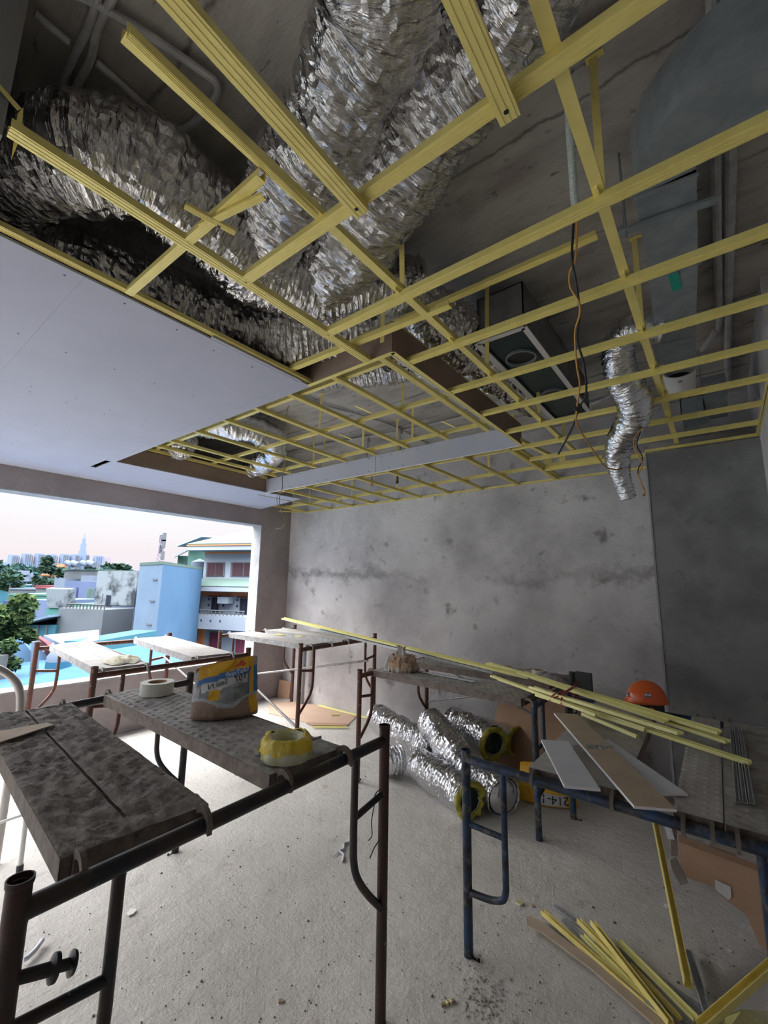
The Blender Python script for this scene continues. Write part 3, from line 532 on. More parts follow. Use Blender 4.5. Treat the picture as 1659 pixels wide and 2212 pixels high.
# ------------------------------------------------------------------ scaffold frames
def frame(name, p0, p1, zp, zb, mt, label, style='curve', s=.185, r=.0205, pins=True, group='scaffold frames', pm=None):
    p0, p1 = Vector((*p0, 0)), Vector((*p1, 0)); d = (p1-p0).normalized(); t = thing(name, (p0+p1)/2, label, 'scaffold', group); mm = M[mt]; Z = Vector((0,0,1))
    for p in (p0, p1):
        m = MB().tube([p, p+Z*.02, p+Z*(zp-.085), p+Z*(zp-.08), p+Z*(zp-.012), p+Z*(zp-.01), p+Z*zp], [r, r, r, r*1.04, r*1.04, r*1.15, r*1.15], 20, hollow=.003); m.build('post', M[pm] if pm else mm, t, smooth='auto')
    MB().tube([p0+Z*zb, p1+Z*zb], r*.98, 18).build('top_bar', mm, t, smooth='auto')
    nrm = Vector((-d.y, d.x, 0))
    for p, sg in ((p0, 1), (p1, -1)):
        q = p+d*s*sg; k = zb
        if style == 'curve': pts = [q+Z*(zb-.01), q+Z*zb*.72, q-d*sg*.005+Z*zb*.63, q-d*sg*.03+Z*zb*.56, q-d*sg*.09+Z*zb*.48, p+d*sg*.01+Z*zb*.39]; pts = [pts[0]]+spline(pts[1:], 5)
        else: pts = [q+Z*(zb-.01), q+Z*.36]+spline([q+Z*.33, q-d*sg*.012+Z*.29, q-d*sg*.05+Z*.27, q-d*sg*.09+Z*.26, p+d*sg*.01+Z*.25], 4)
        MB().tube(pts, r*.68, 14).build('inner_leg', mm, t, smooth='auto')
        zr1, zr2 = (zb*.775, zb*.80) if style == 'curve' else (zb*.66, zb*.66)
        MB().tube([q+Z*zr1, p+Z*zr2], [r*.6]*2, 12).build('rung', mm, t, smooth='auto')
        if pins:
            for z in (zb*.83, zb*.33):
                sd = d*sg*(.9) if style == 'curve' else d*sg
                a = p+sd*r; MB().tube([a, a+sd*.028-Z*.004], .005, 8).bar(a+sd*.028+Z*.012, a+sd*.036-Z*.024, .010, .005).build('lock_pin', M['dark'], t)
    return t
G = 'scaffold frames'
frame('trestle_scaffold', (-1.118, .318), (-1.155, 1.508), 1.035, .975, 'dark', 'dark worn scaffold frame nearest the viewer, its bar sloping across the lower left', pm='rust_dark')
frame('trestle_scaffold', (-2.62, .32), (-2.752, 1.542), 1.03, .97, 'dark', 'dark scaffold frame carrying the far ends of the two crusted planks')
frame('trestle_scaffold', (-3.385, 1.215), (-3.40, 2.43), 1.03, .97, 'rust', 'rusty scaffold frame holding the near ends of the window-side planks')
frame('trestle_scaffold', (-5.06, 1.317), (-5.01, 2.52), 1.03, .97, 'rust', 'rusty scaffold frame standing against the window parapet')
frame('trestle_scaffold', (-3.296, 2.95), (-3.36, 4.17), 1.03, .97, 'rust', 'rusty scaffold frame under the near ends of the corner planks')
frame('trestle_scaffold', (-4.80, 3.02), (-4.83, 4.2), 1.03, .97, 'rust', 'rusty scaffold frame in the far left corner')
frame('trestle_scaffold', (-2.535, 2.95), (-2.62, 4.15), .885, .83, 'rust', 'lower red scaffold frame left of the pile of foil ducts')
frame('trestle_scaffold', (-1.09, 3.075), (-1.12, 4.22), .85, .81, 'blue', 'blue scaffold frame right of the pile of foil ducts', 'loop')
frame('trestle_scaffold', (-1.036, 1.985), (.20, 1.93), .842, .80, 'blue', 'blue scaffold frame nearest the viewer on the right', 'loop')
frame('trestle_scaffold', (-.99, 3.50), (.21, 3.47), .842, .80, 'blue', 'blue scaffold frame close to the dark pier', 'loop')
def tubes(name, prs, r, mt, label, cat='brace'):
    m = MB()
    for p, q in prs: m.tube([p, q], r, 12)
    return m.build(name, M[mt], None, label, cat, smooth='auto')
tubes('cross_brace', [(A(795, 1427, x=-3.28), A(552, 1456, x=-4.75)), ], .012, 'brace', 'pale brace tube rising to the corner frame')
tubes('cross_brace', [((-4.70, 3.06, .71), (-3.30, 2.99, .23))], .012, 'brace', 'pale brace tube slanting down between the corner frames')
tubes('cross_brace', [((-4.98, 2.46, .78), (-3.42, 2.44, .36)), ], .010, 'brace', 'pale brace tube behind the window-side frames')
tubes('cross_brace', [((-1.12, 4.14, .78), (-2.58, 4.12, .40))], .010, 'brace', 'thin grey brace under the low plank, sloping left')
tubes('cross_brace', [((-2.58, 4.16, .80), (-1.10, 4.16, .34))], .009, 'brace', 'thin grey brace under the low plank, sloping right')
# ------------------------------------------------------------------ planks
def plank(c0, c1, wd, zt, mt, side, label, th=.05, stud=True, crust=0., slot=None, hooks=True, nx=220, sag=0., seed=0, hookz=None):
    c0, c1 = Vector((*c0, 0)), Vector((*c1, 0)); d = c1-c0; L = d.length; d.normalize(); sd = Vector((-d.y, d.x, 0)); t = thing('scaffold_plank', (c0+c1)/2+Vector((0, 0, zt-th)), label, 'scaffold plank', 'scaffold planks')
    def top(a0, a1, nm='deck'):
        m = MB(); ny = max(6, int(46*(a1-a0)/wd)); vs_ = []
        for i in range(nx+1):
            for j in range(ny+1):
                u = L*i/nx; v = a0+(a1-a0)*j/ny; p = c0+d*u+sd*v; z = zt-sag*math.sin(math.pi*i/nx)
                e = min(u, L-u, v-a0+.002, a1-v+.002); f = min(1, e/.012)
                if stud:
                    gx, gy = (u/.052+ .5*(int(v/.04+20) % 2)) % 1-.5, (v/.04+20) % 1-.5; dd = math.hypot(gx*.052, gy*.04); z += .0055*max(0, 1-(dd/.0115)**2)*f
                if crust: z += f*crust*(noise.noise(Vector((u*16+seed, v*34, 1)))*.9+abs(noise.noise(Vector((u*45+seed, v*60, 4))))*.9+noise.noise(Vector((u*5, v*6+seed, 2)))*.6)
                vs_.append((p.x, p.y, z))
        m.add(vs_, [(i*(ny+1)+j, (i+1)*(ny+1)+j, (i+1)*(ny+1)+j+1, i*(ny+1)+j+1) for i in range(nx) for j in range(ny)]); m.build(nm, M[mt], t, smooth=True)
    if slot is not None:
        top(-wd/2, slot-.004, 'deck_board'); top(slot+.004, wd/2, 'deck_board')
        MB().bar(c0+sd*slot+Vector((0,0,zt-.012)), c1+sd*slot+Vector((0,0,zt-.012)), .009, .004).build('slot_dark_strip', M['black'], t)  # black strip paints the shade down in the slot
        top2 = MB().obox(c1-d*.045+sd*slot+Vector((0,0,zt-.006)), d*.045, sd*.006, Vector((0,0,.006))); top2.build('end_bridge', M[mt], t)
    else: top(-wd/2, wd/2)
    Zs = Vector((0,0,zt-th/2-.001))
    m = MB()
    for v in (-1, 1): m.bar(c0+sd*v*(wd/2-.002)+Zs, c1+sd*v*(wd/2-.002)+Zs, .004, th)
    m.bar(c0+d*.002-sd*wd/2+Zs, c0+d*.002+sd*wd/2+Zs, .004, th).bar(c1-d*.002-sd*wd/2+Zs, c1-d*.002+sd*wd/2+Zs, .004, th)
    for k in range(5):
        q = c0+d*(L*(k+.5)/5)+Vector((0,0,zt-.03)); m.bar(q-sd*wd*.48, q+sd*wd*.48, .03, .004)
    m.build('side_rail', M[side], t)
    MB().obox((c0+c1)/2+Vector((0,0,zt-.012)), d*L*.497, sd*wd*.49, Vector((0,0,.001))).build('underside', M[side], t)
    if hooks:
        for e, sg in ((c0, -1), (c1, 1)):
            for v in (-1, 1):
                b = e+sd*v*(wd/2-.03)+Vector((0,0,zt-.025)); pts = []
                cc = b+d*sg*.032+Vector((0,0,(hookz-zt+.025) if hookz else 0))
                m = MB()
                for i in range(11):
                    a = math.pi*(1.0-1.12*i/10); pts.append((math.cos(a), math.sin(a)))
                vs_, R0, R1, hw = [], .026, .044, .006
                for (cx, cz) in pts:
                    for rr in (R0, R1*(1.0)):
                        for h in (-hw, hw): vs_.append(cc+d*sg*cx*rr+Vector((0,0,cz*rr))+sd*h)
                n = len(pts); fs = []
                for i in range(n-1):
                    o = i*4; fs += [(o, o+1, o+5, o+4), (o+2, o+6, o+7, o+3), (o, o+4, o+6, o+2), (o+1, o+3, o+7, o+5)]
                fs += [(0, 2, 3, 1), ((n-1)*4, (n-1)*4+1, (n-1)*4+3, (n-1)*4+2)]
                m.add(vs_, fs); m.obox(b, d*.012, sd*hw, Vector((0,0,.02))); m.build('hook', M[side], t)
    return t
plank((-2.62, .685), (-1.185, .575), .335, 1.0, 'deck_crust', 'deck_side', 'mortar-crusted plank nearest the viewer at lower left, slotted down its middle', crust=.013, slot=-.012, stud=False, nx=300, hookz=.975)
plank((-2.655, 1.18), (-1.19, 1.13), .33, 1.0, 'deck', 'deck_side', 'studded plank carrying the mortar bag and two tape rolls', crust=.003, nx=260, seed=3, sag=.004, hookz=.975)
plank((-5.00, 1.57), (-3.44, 1.42), .34, 1.0, 'deck_light', 'deck_side_l', 'pale dusty plank by the window with a rag at its near end', slot=0, stud=False, crust=.0008, seed=5, sag=.012, hookz=.97)
plank((-4.98, 2.31), (-3.45, 2.12), .36, 1.0, 'deck_light', 'deck_side_l', 'pale dusty plank by the window without anything on it', stud=False, crust=.001, seed=7, hookz=.97)
plank((-4.77, 3.28), (-3.345, 3.23), .33, 1.0, 'deck_light', 'deck_side_l', 'front pale plank in the far corner with yellow scraps', crust=.0006, seed=8, hookz=.97)
plank((-4.78, 3.83), (-3.37, 3.80), .36, 1.0, 'deck_light', 'deck_side_l', 'rear pale plank in the far corner against the wall', crust=.0006, seed=9, hookz=.97)
plank((-2.54, 3.27), (-1.15, 3.18), .30, .855, 'deck', 'deck_side', 'low studded plank with the crumpled brown bag above the foil ducts', crust=.0012, seed=10, hookz=.82)
plank((-2.56, 3.93), (-1.17, 3.90), .42, .855, 'deck', 'deck_side', 'low studded plank next to the back wall above the foil ducts', crust=.0012, seed=11, hookz=.82)
plank((-.60, 3.45), (-.56, 2.00), .36, .835, 'deck_light', 'deck_side', 'white-spattered plank under the loose gypsum strips', stud=False, crust=.002, seed=12, hookz=.8)
plank((-.165, 3.43), (-.145, 1.965), .14, .835, 'deck_light', 'deck_side', 'narrow spattered plank left of the metal strips at right edge', crust=.0008, seed=13, hookz=.8)
plank((.085, 3.43), (.095, 1.965), .33, .835, 'deck', 'deck_side', 'dusty studded plank at the far right edge', crust=.0008, seed=14, hookz=.8)
# ------------------------------------------------------------------ things on the planks
def roll(name, c, ro, ri, h, mt, label, n=40):
    t = thing(name, c, label, 'tape roll'); c = Vector(c)
    MB().lathe(c, [(ri+.003, 0), (ro, 0), (ro, h), (ri+.003, h)], n, close=True).build('tape_winding', M[mt], t, smooth='auto')
    MB().lathe(c, [(ri, .001), (ri+.003, .001), (ri+.003, h-.001), (ri, h-.001)], n, close=True).build('core', M['card'], t, smooth='auto'); return t
roll('tape_roll', (-2.47, 1.20, 1.004), .082, .045, .062, 'tape', 'cream tape roll lying on the far end of the studded plank')
roll('tape_roll', (-1.36, 4.00, .858), .062, .040, .03, 'tape', 'small cream tape roll on the rear low plank by the yellow bundle')
# mortar bag: standing bag, printed face towards the viewer
def bag_surface(o, wv, nv, W, Hh, D, seed, top=.6, lean=.0):
    """returns S(u,v) for u in 0..1 across the printed face, v in 0..1 up"""
    wv, nv, Z = Vector(wv).normalized(), Vector(nv).normalized(), Vector((0,0,1)); o = Vector(o)
    def S_(u, v):
        x = (u-.5)*W*(1-.10*v); bul = math.sin(math.pi*min(1, max(0, u)))**.6
        dd = D*.5*(1-.85*v**1.5)*bul*(1 if v > .06 else .75+4*v)
        wr = noise.noise(Vector((u*4+seed, v*5, 0)))*.012+noise.noise(Vector((u*10+seed, v*12, 3)))*.005
        return o+wv*(x+wr*.6)+nv*(dd+wr)+Z*(Hh*v*((.80+.34*u-.16*u*u) if W < .3 else 1+.06*math.sin(u*5+seed)))
    return S_
def bag(name, o, wv, nv, W, Hh, D, seed, label, regions, mats, back=None):
    t = thing(name, o, label, 'bag'); Sf = bag_surface(o, wv, nv, W, Hh, D, seed); nvb = -Vector(nv); Sb = bag_surface(o, wv, nvb, W, Hh, D, seed+9)
    nu, nvv = 44, 40; m = MB(); vs_ = [Sf(i/nu, j/nvv) for i in range(nu+1) for j in range(nvv+1)]
    fs, mi = [], []
    for i in range(nu):
        for j in range(nvv): fs.append((i*(nvv+1)+j, (i+1)*(nvv+1)+j, (i+1)*(nvv+1)+j+1, i*(nvv+1)+j+1)); mi.append(regions((i+.5)/nu, (j+.5)/nvv))
    o_ = m.add(vs_, fs); m.mi[-len(fs):] = mi; m.build('printed_face', mats, t, smooth=True)
    m = MB(); vb = []
    for i in range(nu+1):
        for j in range(nvv+1):
            p = Sb(i/nu, j/nvv); q = Sf(i/nu, j/nvv)
            if i in (0, nu): p = q.copy()
            vb.append(p)
    m.add(vb, fs); 
    # bottom and top closing strips
    for j in (0, nvv):
        a = [Sf(i/nu, j/nvv) for i in range(nu+1)]; b = [vb[i*(nvv+1)+j] for i in range(nu+1)]
        if j == 0: m.add(a+b, [(i, i+1, nu+2+i, nu+1+i) for i in range(nu)])
    m.build('back_face', mats[0], t, smooth=True); return t, Sf
def on_face(t, Sf, nv, body, u0, v0, size, mt, mirror=True, W=1, H=1, rot=0., name='printed_word', sy=1.):
    V, Fc = text_mesh(body, size); m = MB(); vs_ = []
    for (x, y, z) in V:
        if mirror: x = -x
        y *= sy; c, s = math.cos(rot), math.sin(rot); x, y = x*c-y*s, x*s+y*c
        vs_.append(Sf(u0+x/W, v0+y/H)+Vector(nv).normalized()*.0022)
    m.add(vs_, Fc); return m.build(name, M[mt], t)
bo = Vector((-1.85, 1.215, 1.004)); bn = Vector((1.0, -.62, 0)).normalized(); bw = Vector((.62, 1.0, 0)).normalized()
def reg(u, v):
    n_ = .02*math.sin(u*9)
    if v < .27+.06*math.sin(u*7+1)+n_: return 0 if not (u > .86 and v > .08) else 1
    if v < .34+.06*math.sin(u*7+1): return 5
    if u < .05 or (u < .10 and v < .6): return 5
    d = v-.10*(u-.5)
    if u > .93: return 2 if .34 < v < .85 else 5
    if u > .87: return 1 if v > .34 else 0
    if u > .83 and .34 < v < .84: return 2
    if d > .80: return 1
    if d > .70: return 2
    if d > .545: return 3 if u > .12 else 4
    if .22 < u < .42 and d > .36: return 1
    return 4
t, Sf = bag('mortar_bag', bo, bw, bn, .29, .262, .16, 2.3, 'half-full yellow and blue printed mortar bag standing on the studded plank', reg, [M['bagbrown'], M['bagyel'], M['bagblue'], M['bagwhite'], M['baggrey'], M['bagclear']])
on_face(t, Sf, bn, 'SikaTop\u00ae', .66, .770, .026, 'inkwhite', W=.29, H=.26, rot=.16)
on_face(t, Sf, bn, '107', .715, .672, .040, 'ink', W=.29, H=.26, rot=.17)
on_face(t, Sf, bn, 'Seal N', .36, .622, .034, 'ink', W=.29, H=.26, rot=.17)
on_face(t, Sf, bn, 'Vữa chống thấm', .64, .585, .011, 'ink', W=.29, H=.26, rot=.17)
mm = MB(); tri = [(.60, .85), (.80, .885), (.72, .97)]
N_ = 6; vs_ = []
for a in range(N_+1):
    for b in range(N_+1-a): 
        u = tri[0][0]+(tri[1][0]-tri[0][0])*a/N_+(tri[2][0]-tri[0][0])*b/N_; v = tri[0][1]+(tri[1][1]-tri[0][1])*a/N_+(tri[2][1]-tri[0][1])*b/N_; vs_.append(Sf(u, v)+bn*.002)
idx = {}; k = 0
for a in range(N_+1):
    for b in range(N_+1-a): idx[a, b] = k; k += 1
fs = []
for a in range(N_):
    for b in range(N_-a):
        fs.append((idx[a, b], idx[a+1, b], idx[a, b+1]))
        if a+b < N_-1: fs.append((idx[a+1, b], idx[a+1, b+1], idx[a, b+1]))
mm.add(vs_, fs); mm.build('triangle_emblem', M['inkred'], t)
# bag flap folded over at the bottom
# tape roll inside a torn yellow bag
c = Vector((-1.262, 1.085, 1.004)); tr = thing('bagged_tape_roll', c, 'tape roll in a torn yellow plastic bag on the near end of the studded plank', 'tape roll')
MB().lathe(c, [(.042, .002), (.078, .002), (.078, .058), (.042, .058)], 40, close=True).build('tape_winding', M['tape'], tr, smooth='auto')
def wrap(r0, prof, seed, amp, n=64):
    m = MB(); vs_ = []
    for (r, z) in prof:
        for k in range(n):
            a = 2*math.pi*k/n; q = noise.noise(Vector((math.cos(a)*2+seed, math.sin(a)*2, z*30)))*amp+noise.noise(Vector((math.cos(a)*6+seed, math.sin(a)*6, z*60)))*amp*.6
            vs_.append(c+Vector((math.cos(a)*(r+q), math.sin(a)*(r+q), max(.001, z+q*.6))))
    m.add(vs_, [(i*n+k, i*n+(k+1) % n, (i+1)*n+(k+1) % n, (i+1)*n+k) for i in range(len(prof)-1) for k in range(n)]); return m
wrap(0, [(.086, .0), (.088, .012), (.087, .028), (.086, .034)], 1, .006).build('clear_wrap', M['film'], tr, smooth=True)
wrap(0, [(.087, .026), (.088, .05), (.082, .068), (.070, .074), (.062, .072)], 2, .010).build('yellow_wrap', M['filmyel'], tr, smooth=True)
wrap(0, [(.064, .071), (.055, .070), (.045, .062), (.038, .045), (.040, .02)], 4, .010).build('torn_film', M['film'], tr, smooth=True)
MB().plate([c+Vector((-.075, -.065, .01)), c+Vector((-.105, -.03, .022)), c+Vector((-.092, .012, .055)), c+Vector((-.06, -.03, .05))], .0015).build('yellow_flap', M['filmyel'], tr)
MB().plate([c+Vector((.055, .055, .055)), c+Vector((.075, .095, .062)), c+Vector((.06, .11, .045)), c+Vector((.04, .07, .04))], .0012).plate([c+Vector((-.10, -.06, .002)), c+Vector((-.115, -.052, .03)), c+Vector((-.098, -.02, .018)), c+Vector((-.08, -.05, .0))], .0012).build('clear_flap', M['bagclear'], tr)
# loose card strip on the crusted plank
p = [A(-60, 1592, z=1.012), A(100, 1563, z=1.012), A(116, 1567, z=1.012), A(-60, 1625, z=1.012)]
MB().plate([p[0], p[3], p[2], p[1]], .004).build('card_strip', M['tan'], None, 'pale tapered card strip lying across the crusted plank', 'card')
# rag
m = MB(); nx, ny = 36, 20; a = Vector((-3.86, 1.57, 0)); ex = Vector((.36, -.13, 0)); ey = Vector((.03, .12, 0))*.9; vs_ = []
for i in range(nx+1):
    for j in range(ny+1):
        u, v = i/nx, j/ny; e = math.sin(math.pi*u)**.5*math.sin(math.pi*v)**.5
        q = a+ex*(u+.05*math.sin(v*7))+ey*(v-.5)*(1.4*(.55+.45*math.sin(math.pi*u)))*1.6; vs_.append((q.x, q.y, 1.003+e*(.020+.022*abs(noise.noise(Vector((u*3, v*9, 2))))+.012*noise.noise(Vector((u*9, v*16, 5))))))
m.add(vs_, [(i*(ny+1)+j, (i+1)*(ny+1)+j, (i+1)*(ny+1)+j+1, i*(ny+1)+j+1) for i in range(nx) for j in range(ny)])
m.build('crumpled_rag', mat('dirty_cream_cloth', (.62, .60, .48), .9, c2=(.48, .42, .22), scale=16, lo=.52, hi=.62), None, 'crumpled cream rag on the window-side plank', 'rag', smooth=True)
# yellow scraps in the corner
def scrap(px, py, z, l, wd, rz, label, mt='yellow2', h=.012):
    p = A(px, py, z=z); d = Vector((math.cos(rz), math.sin(rz), 0))
    MB().extr(chan_prof(wd, h), p-d*l/2, p+d*l/2).build('channel_offcut', M[mt], None, label, 'offcut')
scrap(603, 1372, 1.006, .14, .03, .3, 'left yellow offcut on the front corner plank'); scrap(645, 1375, 1.006, .08, .03, .1, 'short yellow offcut right of another on the front corner plank')
# long yellow furring pieces spanning from the corner scaffold to the low plank
def stick(p, q, label, wd=.04, h=.018, mt='yellow2', roll=(0, 0, 1), cat='metal channel', name='loose_channel', grp=None):
    return MB().extr(chan_prof(wd, h), p, q, up=roll).build(name, M[mt], None, label, cat, grp)
stick(A(611, 1337, x=-4.72)+Vector((0,0,.0)), (-1.28, 3.52, .90), 'very long yellow channel reaching from the corner scaffold to the low planks', .045, .02, roll=(.25, -.3, 1))
stick(A(690, 1362, x=-3.6), (-1.62, 3.62, .878), 'long silver channel lying just under the very long yellow one', .035, .02, mt='zincl', roll=(.2, -.2, 1))
stick((-2.22, 3.335, .862), (-1.62, 3.27, .862), 'flat grey strip lying on the front low plank', .03, .006, mt='zincl')
# crumpled paper bag
def crumple(name, o, prof, seed, label, amp, mts, n=40, sx_=1., sy_=1., rz=0., zb=None, cat='bag', mf=None):
    m = MB(); vs_ = []; o = Vector(o); mi = []
    for (r, z) in prof:
        for k in range(n):
            a = 2*math.pi*k/n; q = noise.noise(Vector((math.cos(a)*2.2+seed, math.sin(a)*2.2, z*22)))*amp+noise.noise(Vector((math.cos(a)*6+seed, math.sin(a)*6, z*60)))*amp*.5
            x, y = math.cos(a)*(r+q)*sx_, math.sin(a)*(r+q)*sy_; vs_.append(o+Vector((x*math.cos(rz)-y*math.sin(rz), x*math.sin(rz)+y*math.cos(rz), max(0, z+(q*.8 if z > .01 else 0)))))
    fs = [(i*n+k, i*n+(k+1) % n, (i+1)*n+(k+1) % n, (i+1)*n+k) for i in range(len(prof)-1) for k in range(n)]
    m.add(vs_, fs); m.add([vs_[k] for k in range(n)], [tuple(range(n))])
    if mf: m.mi = [mf(k % n/n, k//n) if k < len(fs) else 0 for k in range(len(m.f))]
    return m
cb = A(862, 1452, z=.857); t = thing('paper_bag', cb, 'crumpled brown paper bag with a torn open top on the front low plank', 'bag')
crumple('', cb+Vector((0, .05, 0)), [(.10, 0), (.118, .03), (.115, .07), (.10, .10), (.085, .125), (.088, .14)], 3, '', .035, None, sx_=1.1, sy_=.8, rz=.5).build('bag_body', M['paper'], t)
crumple('', cb+Vector((-.01, .05, .11)), [(.07, 0), (.055, .03), (.035, .06), (.03, .09), (.05, .10)], 8, '', .03, None, sx_=.9, sy_=.7, rz=.4).build('torn_top', mat('pale_paper_lining', (.66, .62, .58), .8, c2=(.30, .22, .17), scale=14, lo=.5, hi=.6), t)
crumple('', cb+Vector((-.10, -.0, 0)), [(.045, 0), (.05, .03), (.03, .09), (.01, .13)], 12, '', .02, None).build('side_fold', M['bagwhite'], t)
# bundle of yellow channels tied with red ribbon
bd = []
def B_(p, q): return A(*p[:2], z=p[2]), A(*q[:2], z=q[2])
lab = ['topmost thin yellow channel of the tied bundle', 'yellow channel at the left tip of the tied bundle', 'broad yellow channel in the middle of the tied bundle', 'yellow channel under the broad one in the tied bundle', 'short yellow channel lying below the tied bundle on the tan board', 'lowest long yellow channel of the bundle reaching furthest right', 'rear yellow channel of the tied bundle ending over the right plank', 'short yellow channel on the near side of the tied bundle', 'thin yellow strip buried in the tied bundle']
P1 = Vector((-.93, 3.22, 0)); dirb = Vector((.86, -.60, 0)).normalized()
spec = [((1053, 1434, .92), (1555, 1585, .915), .036), ((1062, 1462, .905), (1290, 1548, .895), .034), ((1148, 1487, .925), (1470, 1588, .90), .058), ((1080, 1470, .895), (1400, 1578, .875), .055), ((1258, 1545, .868), (1377, 1595, .86), .022),
        ((1250, 1530, .885), (1622, 1652, .86), .028), ((1140, 1462, .905), (1573, 1606, .878), .042), ((1160, 1503, .885), (1396, 1580, .872), .042), ((1130, 1455, .92), (1440, 1560, .91), .04)]
for (a, b, wd), l in zip(spec, lab):
    p, q = B_(a, b); stick(p, q, l, wd, .016, grp=None, roll=(random.uniform(-.3, .3), random.uniform(-.3, .1), 1))
m = MB(); c = A(1222, 1494, z=.945)
for pts in [[(1187, 1512, .89), (1205, 1504, .93), (1222, 1494, .945), (1240, 1480, .95), (1247, 1468, .93)], [(1225, 1495, .945), (1214, 1506, .93), (1212, 1520, .90), (1217, 1526, .90)], [(1222, 1494, .945), (1236, 1488, .94), (1248, 1478, .92), (1249, 1470, .93)], [(1188, 1510, .9), (1197, 1500, .935), (1215, 1492, .945)]]:
    m.tube(spline([A(x, y, z=z) for x, y, z in pts], 5), .0042, 6)
m.tube(spline([c+Vector((.02, -.01, -.075)), c+Vector((-.04, -.06, -.03)), c, c+Vector((.05, .05, -.03)), c+Vector((.05, .05, -.075))], 6), .004, 6)
m.build('red_ribbon', M['red'], None, 'red plastic ribbon knotted round the yellow channels', 'ribbon')
# kraft sheet behind, dark sack and odds on the rear low plank
MB().plate([A(1075, 1440, y=4.18), A(1100, 1437, y=4.18), A(1116, 1447, y=4.2), A(1150, 1443, y=4.2), A(1175, 1456, y=4.22), A(1165, 1500, y=4.2), A(1080, 1470, y=4.18)], .004).build('kraft_sheet', M['card'], None, 'torn brown card edge sticking up behind the rear low plank', 'cardboard')
p = A(1205, 1474, z=.858); crumple('', p, [(.10, 0), (.10, .02), (.07, .045), (.03, .055), (0.001, .05)], 22, '', .02, None, sx_=1.6, sy_=.8, rz=-.5).build('dusty_sack', mat('dusty_grey_sack', (.30, .28, .28), .9, c2=(.18, .16, .15), scale=12, bump=(20, .6, .02)), None, 'flat dusty grey sack on the rear low plank beside the tape roll', 'sack', smooth=True)
p = A(1248, 1500, z=.858); q = A(1226, 1445, y=p.y)
t = thing('black_box', p, 'black upright box with a glossy wrap leaning on the back wall', 'box')
MB().obox(p+Vector((.03, .06, .07)), (.055, 0, 0), (0, .02, .004), (0, .0, .07)).build('box_body', mat('charcoal_card', (.05, .052, .055), .7), t); MB().tube([p+Vector((-.045, .05, .0)), p+Vector((-.045, .05, .14))], .022, 16).build('plastic_wrap', M['black'], t, smooth='auto')
# gypsum strips on the right plank
def board(p, wd, label, top, cat='board', th=.012, name='gypsum_strip'):
    t = thing(name, p[0], label, cat); MB().plate(p, -th*.75 if False else -th).build('board_core', M['gyps_edge'], t); nm = (Vector(p[1])-Vector(p[0])).cross(Vector(p[-1])-Vector(p[0])).normalized(); nm = nm if nm.z > 0 else -nm
    return t, nm
def strip(c0, c1, wd, z0, z1, label, topm, name='gypsum_strip', skew=.0):
    c0, c1 = Vector((*c0, z0)), Vector((*c1, z1)); d = (c1-c0).normalized(); sd = d.cross(Vector((0,0,1))).normalized(); up = sd.cross(d); t = thing(name, (c0+c1)/2, label, 'board')
    MB().bar(c0, c1, wd, .009).build('board_core', M['gyps_edge'], t); MB().bar(c0+up*.005, c1+up*.005, wd-.004, .0012).build('board_face', M[topm], t); return t, c0, c1, d, sd, up
strip((-.74, 2.36), (-.50, 1.90), .13, .846, .846, 'white gypsum strip lowest on the left under the tan board', 'gyps_loose')
strip((-.575, 2.52), (-.225, 2.07), .115, .846, .846, 'white gypsum strip showing right of the tan board', 'gyps_loose')
t, c0, c1, d, sd, up = strip((-.815, 2.83), (-.255, 1.855), .135, .862, .864, 'tan paper-faced board strip lying on the white strips', 'tan')
V, Fc = text_mesh('gypr', .105); bc = A(1296, 1612, z=.869); m = MB(); tx = (-sd if (-sd).dot(_r) > 0 else sd); ty = tx.cross(up)*-1; ty = ty if ty.dot(_f) > 0 else -ty
V2 = [bc+up*.0011*0+tx*v[0]*.72+ty*v[1]*.75 for v in V]; zz = lambda q: c0.z+(c1.z-c0.z)*((q-c0).dot(d)/(c1-c0).length)+.0062
m.add([(q.x, q.y, zz(q)) for q in V2], Fc); m.build('printed_word', M['inkblue'], t)
V, Fc = text_mesh('\u2013 \u2013\u2013 \u2013\u2013 \u2013', .03); bc2 = bc-ty*.075; m = MB(); V2 = [bc2+tx*v[0]*.7+ty*v[1]*.5 for v in V]; m.add([(q.x, q.y, zz(q)) for q in V2], Fc); m.build('printed_line', M['baggrey'], t)
# helmet
hc = A(1398, 1534, z=.838)+Vector((0, .02, 0)); hm = thing('safety_helmet', hc, 'orange safety helmet with a black harness and red dial', 'helmet'); rz = math.radians(-6)
m = MB(); nu, nv = 72, 28; vs_ = []; fwd = Vector((-.75, -.35, 0)).normalized(); sid = Vector((0,0,1)).cross(fwd)
for j in range(nv+1):
    ph = math.pi/2*j/nv
    for i in range(nu):
        a = 2*math.pi*i/nu; R = math.cos(ph); ca, sa = math.cos(a), math.sin(a)
        rx, ry = .118, .098; x = ca*R*rx; y = sa*R*ry; z = math.sin(ph)*.115
        rid = max(0, 1-((y/.024)**2)) * (1 if x > -.09 else .6); rid2 = math.exp(-((abs(y)-.035)/.007)**2)
        if j > 2: z += .009*min(1, rid)*min(1, (j-2)/8)+.005*rid2*min(1, (j-2)/8)
        if j == 0: x *= 1.07+.10*max(0, ca)**2; y *= 1.07; z = -.004-.008*max(0, ca)
        elif j == 1: x *= 1.015; y *= 1.015; z += .002
        vs_.append(hc+Vector((0, 0, .055))+fwd*x+sid*y+Vector((0,0,z)))
m.add(vs_, [(j*nu+i, j*nu+(i+1) % nu, (j+1)*nu+(i+1) % nu, (j+1)*nu+i) for j in range(nv) for i in range(nu)]); o = m.build('shell', M['orange'], hm, smooth=True)
sm = o.modifiers.new('s', 'SOLIDIFY'); sm.thickness = .003
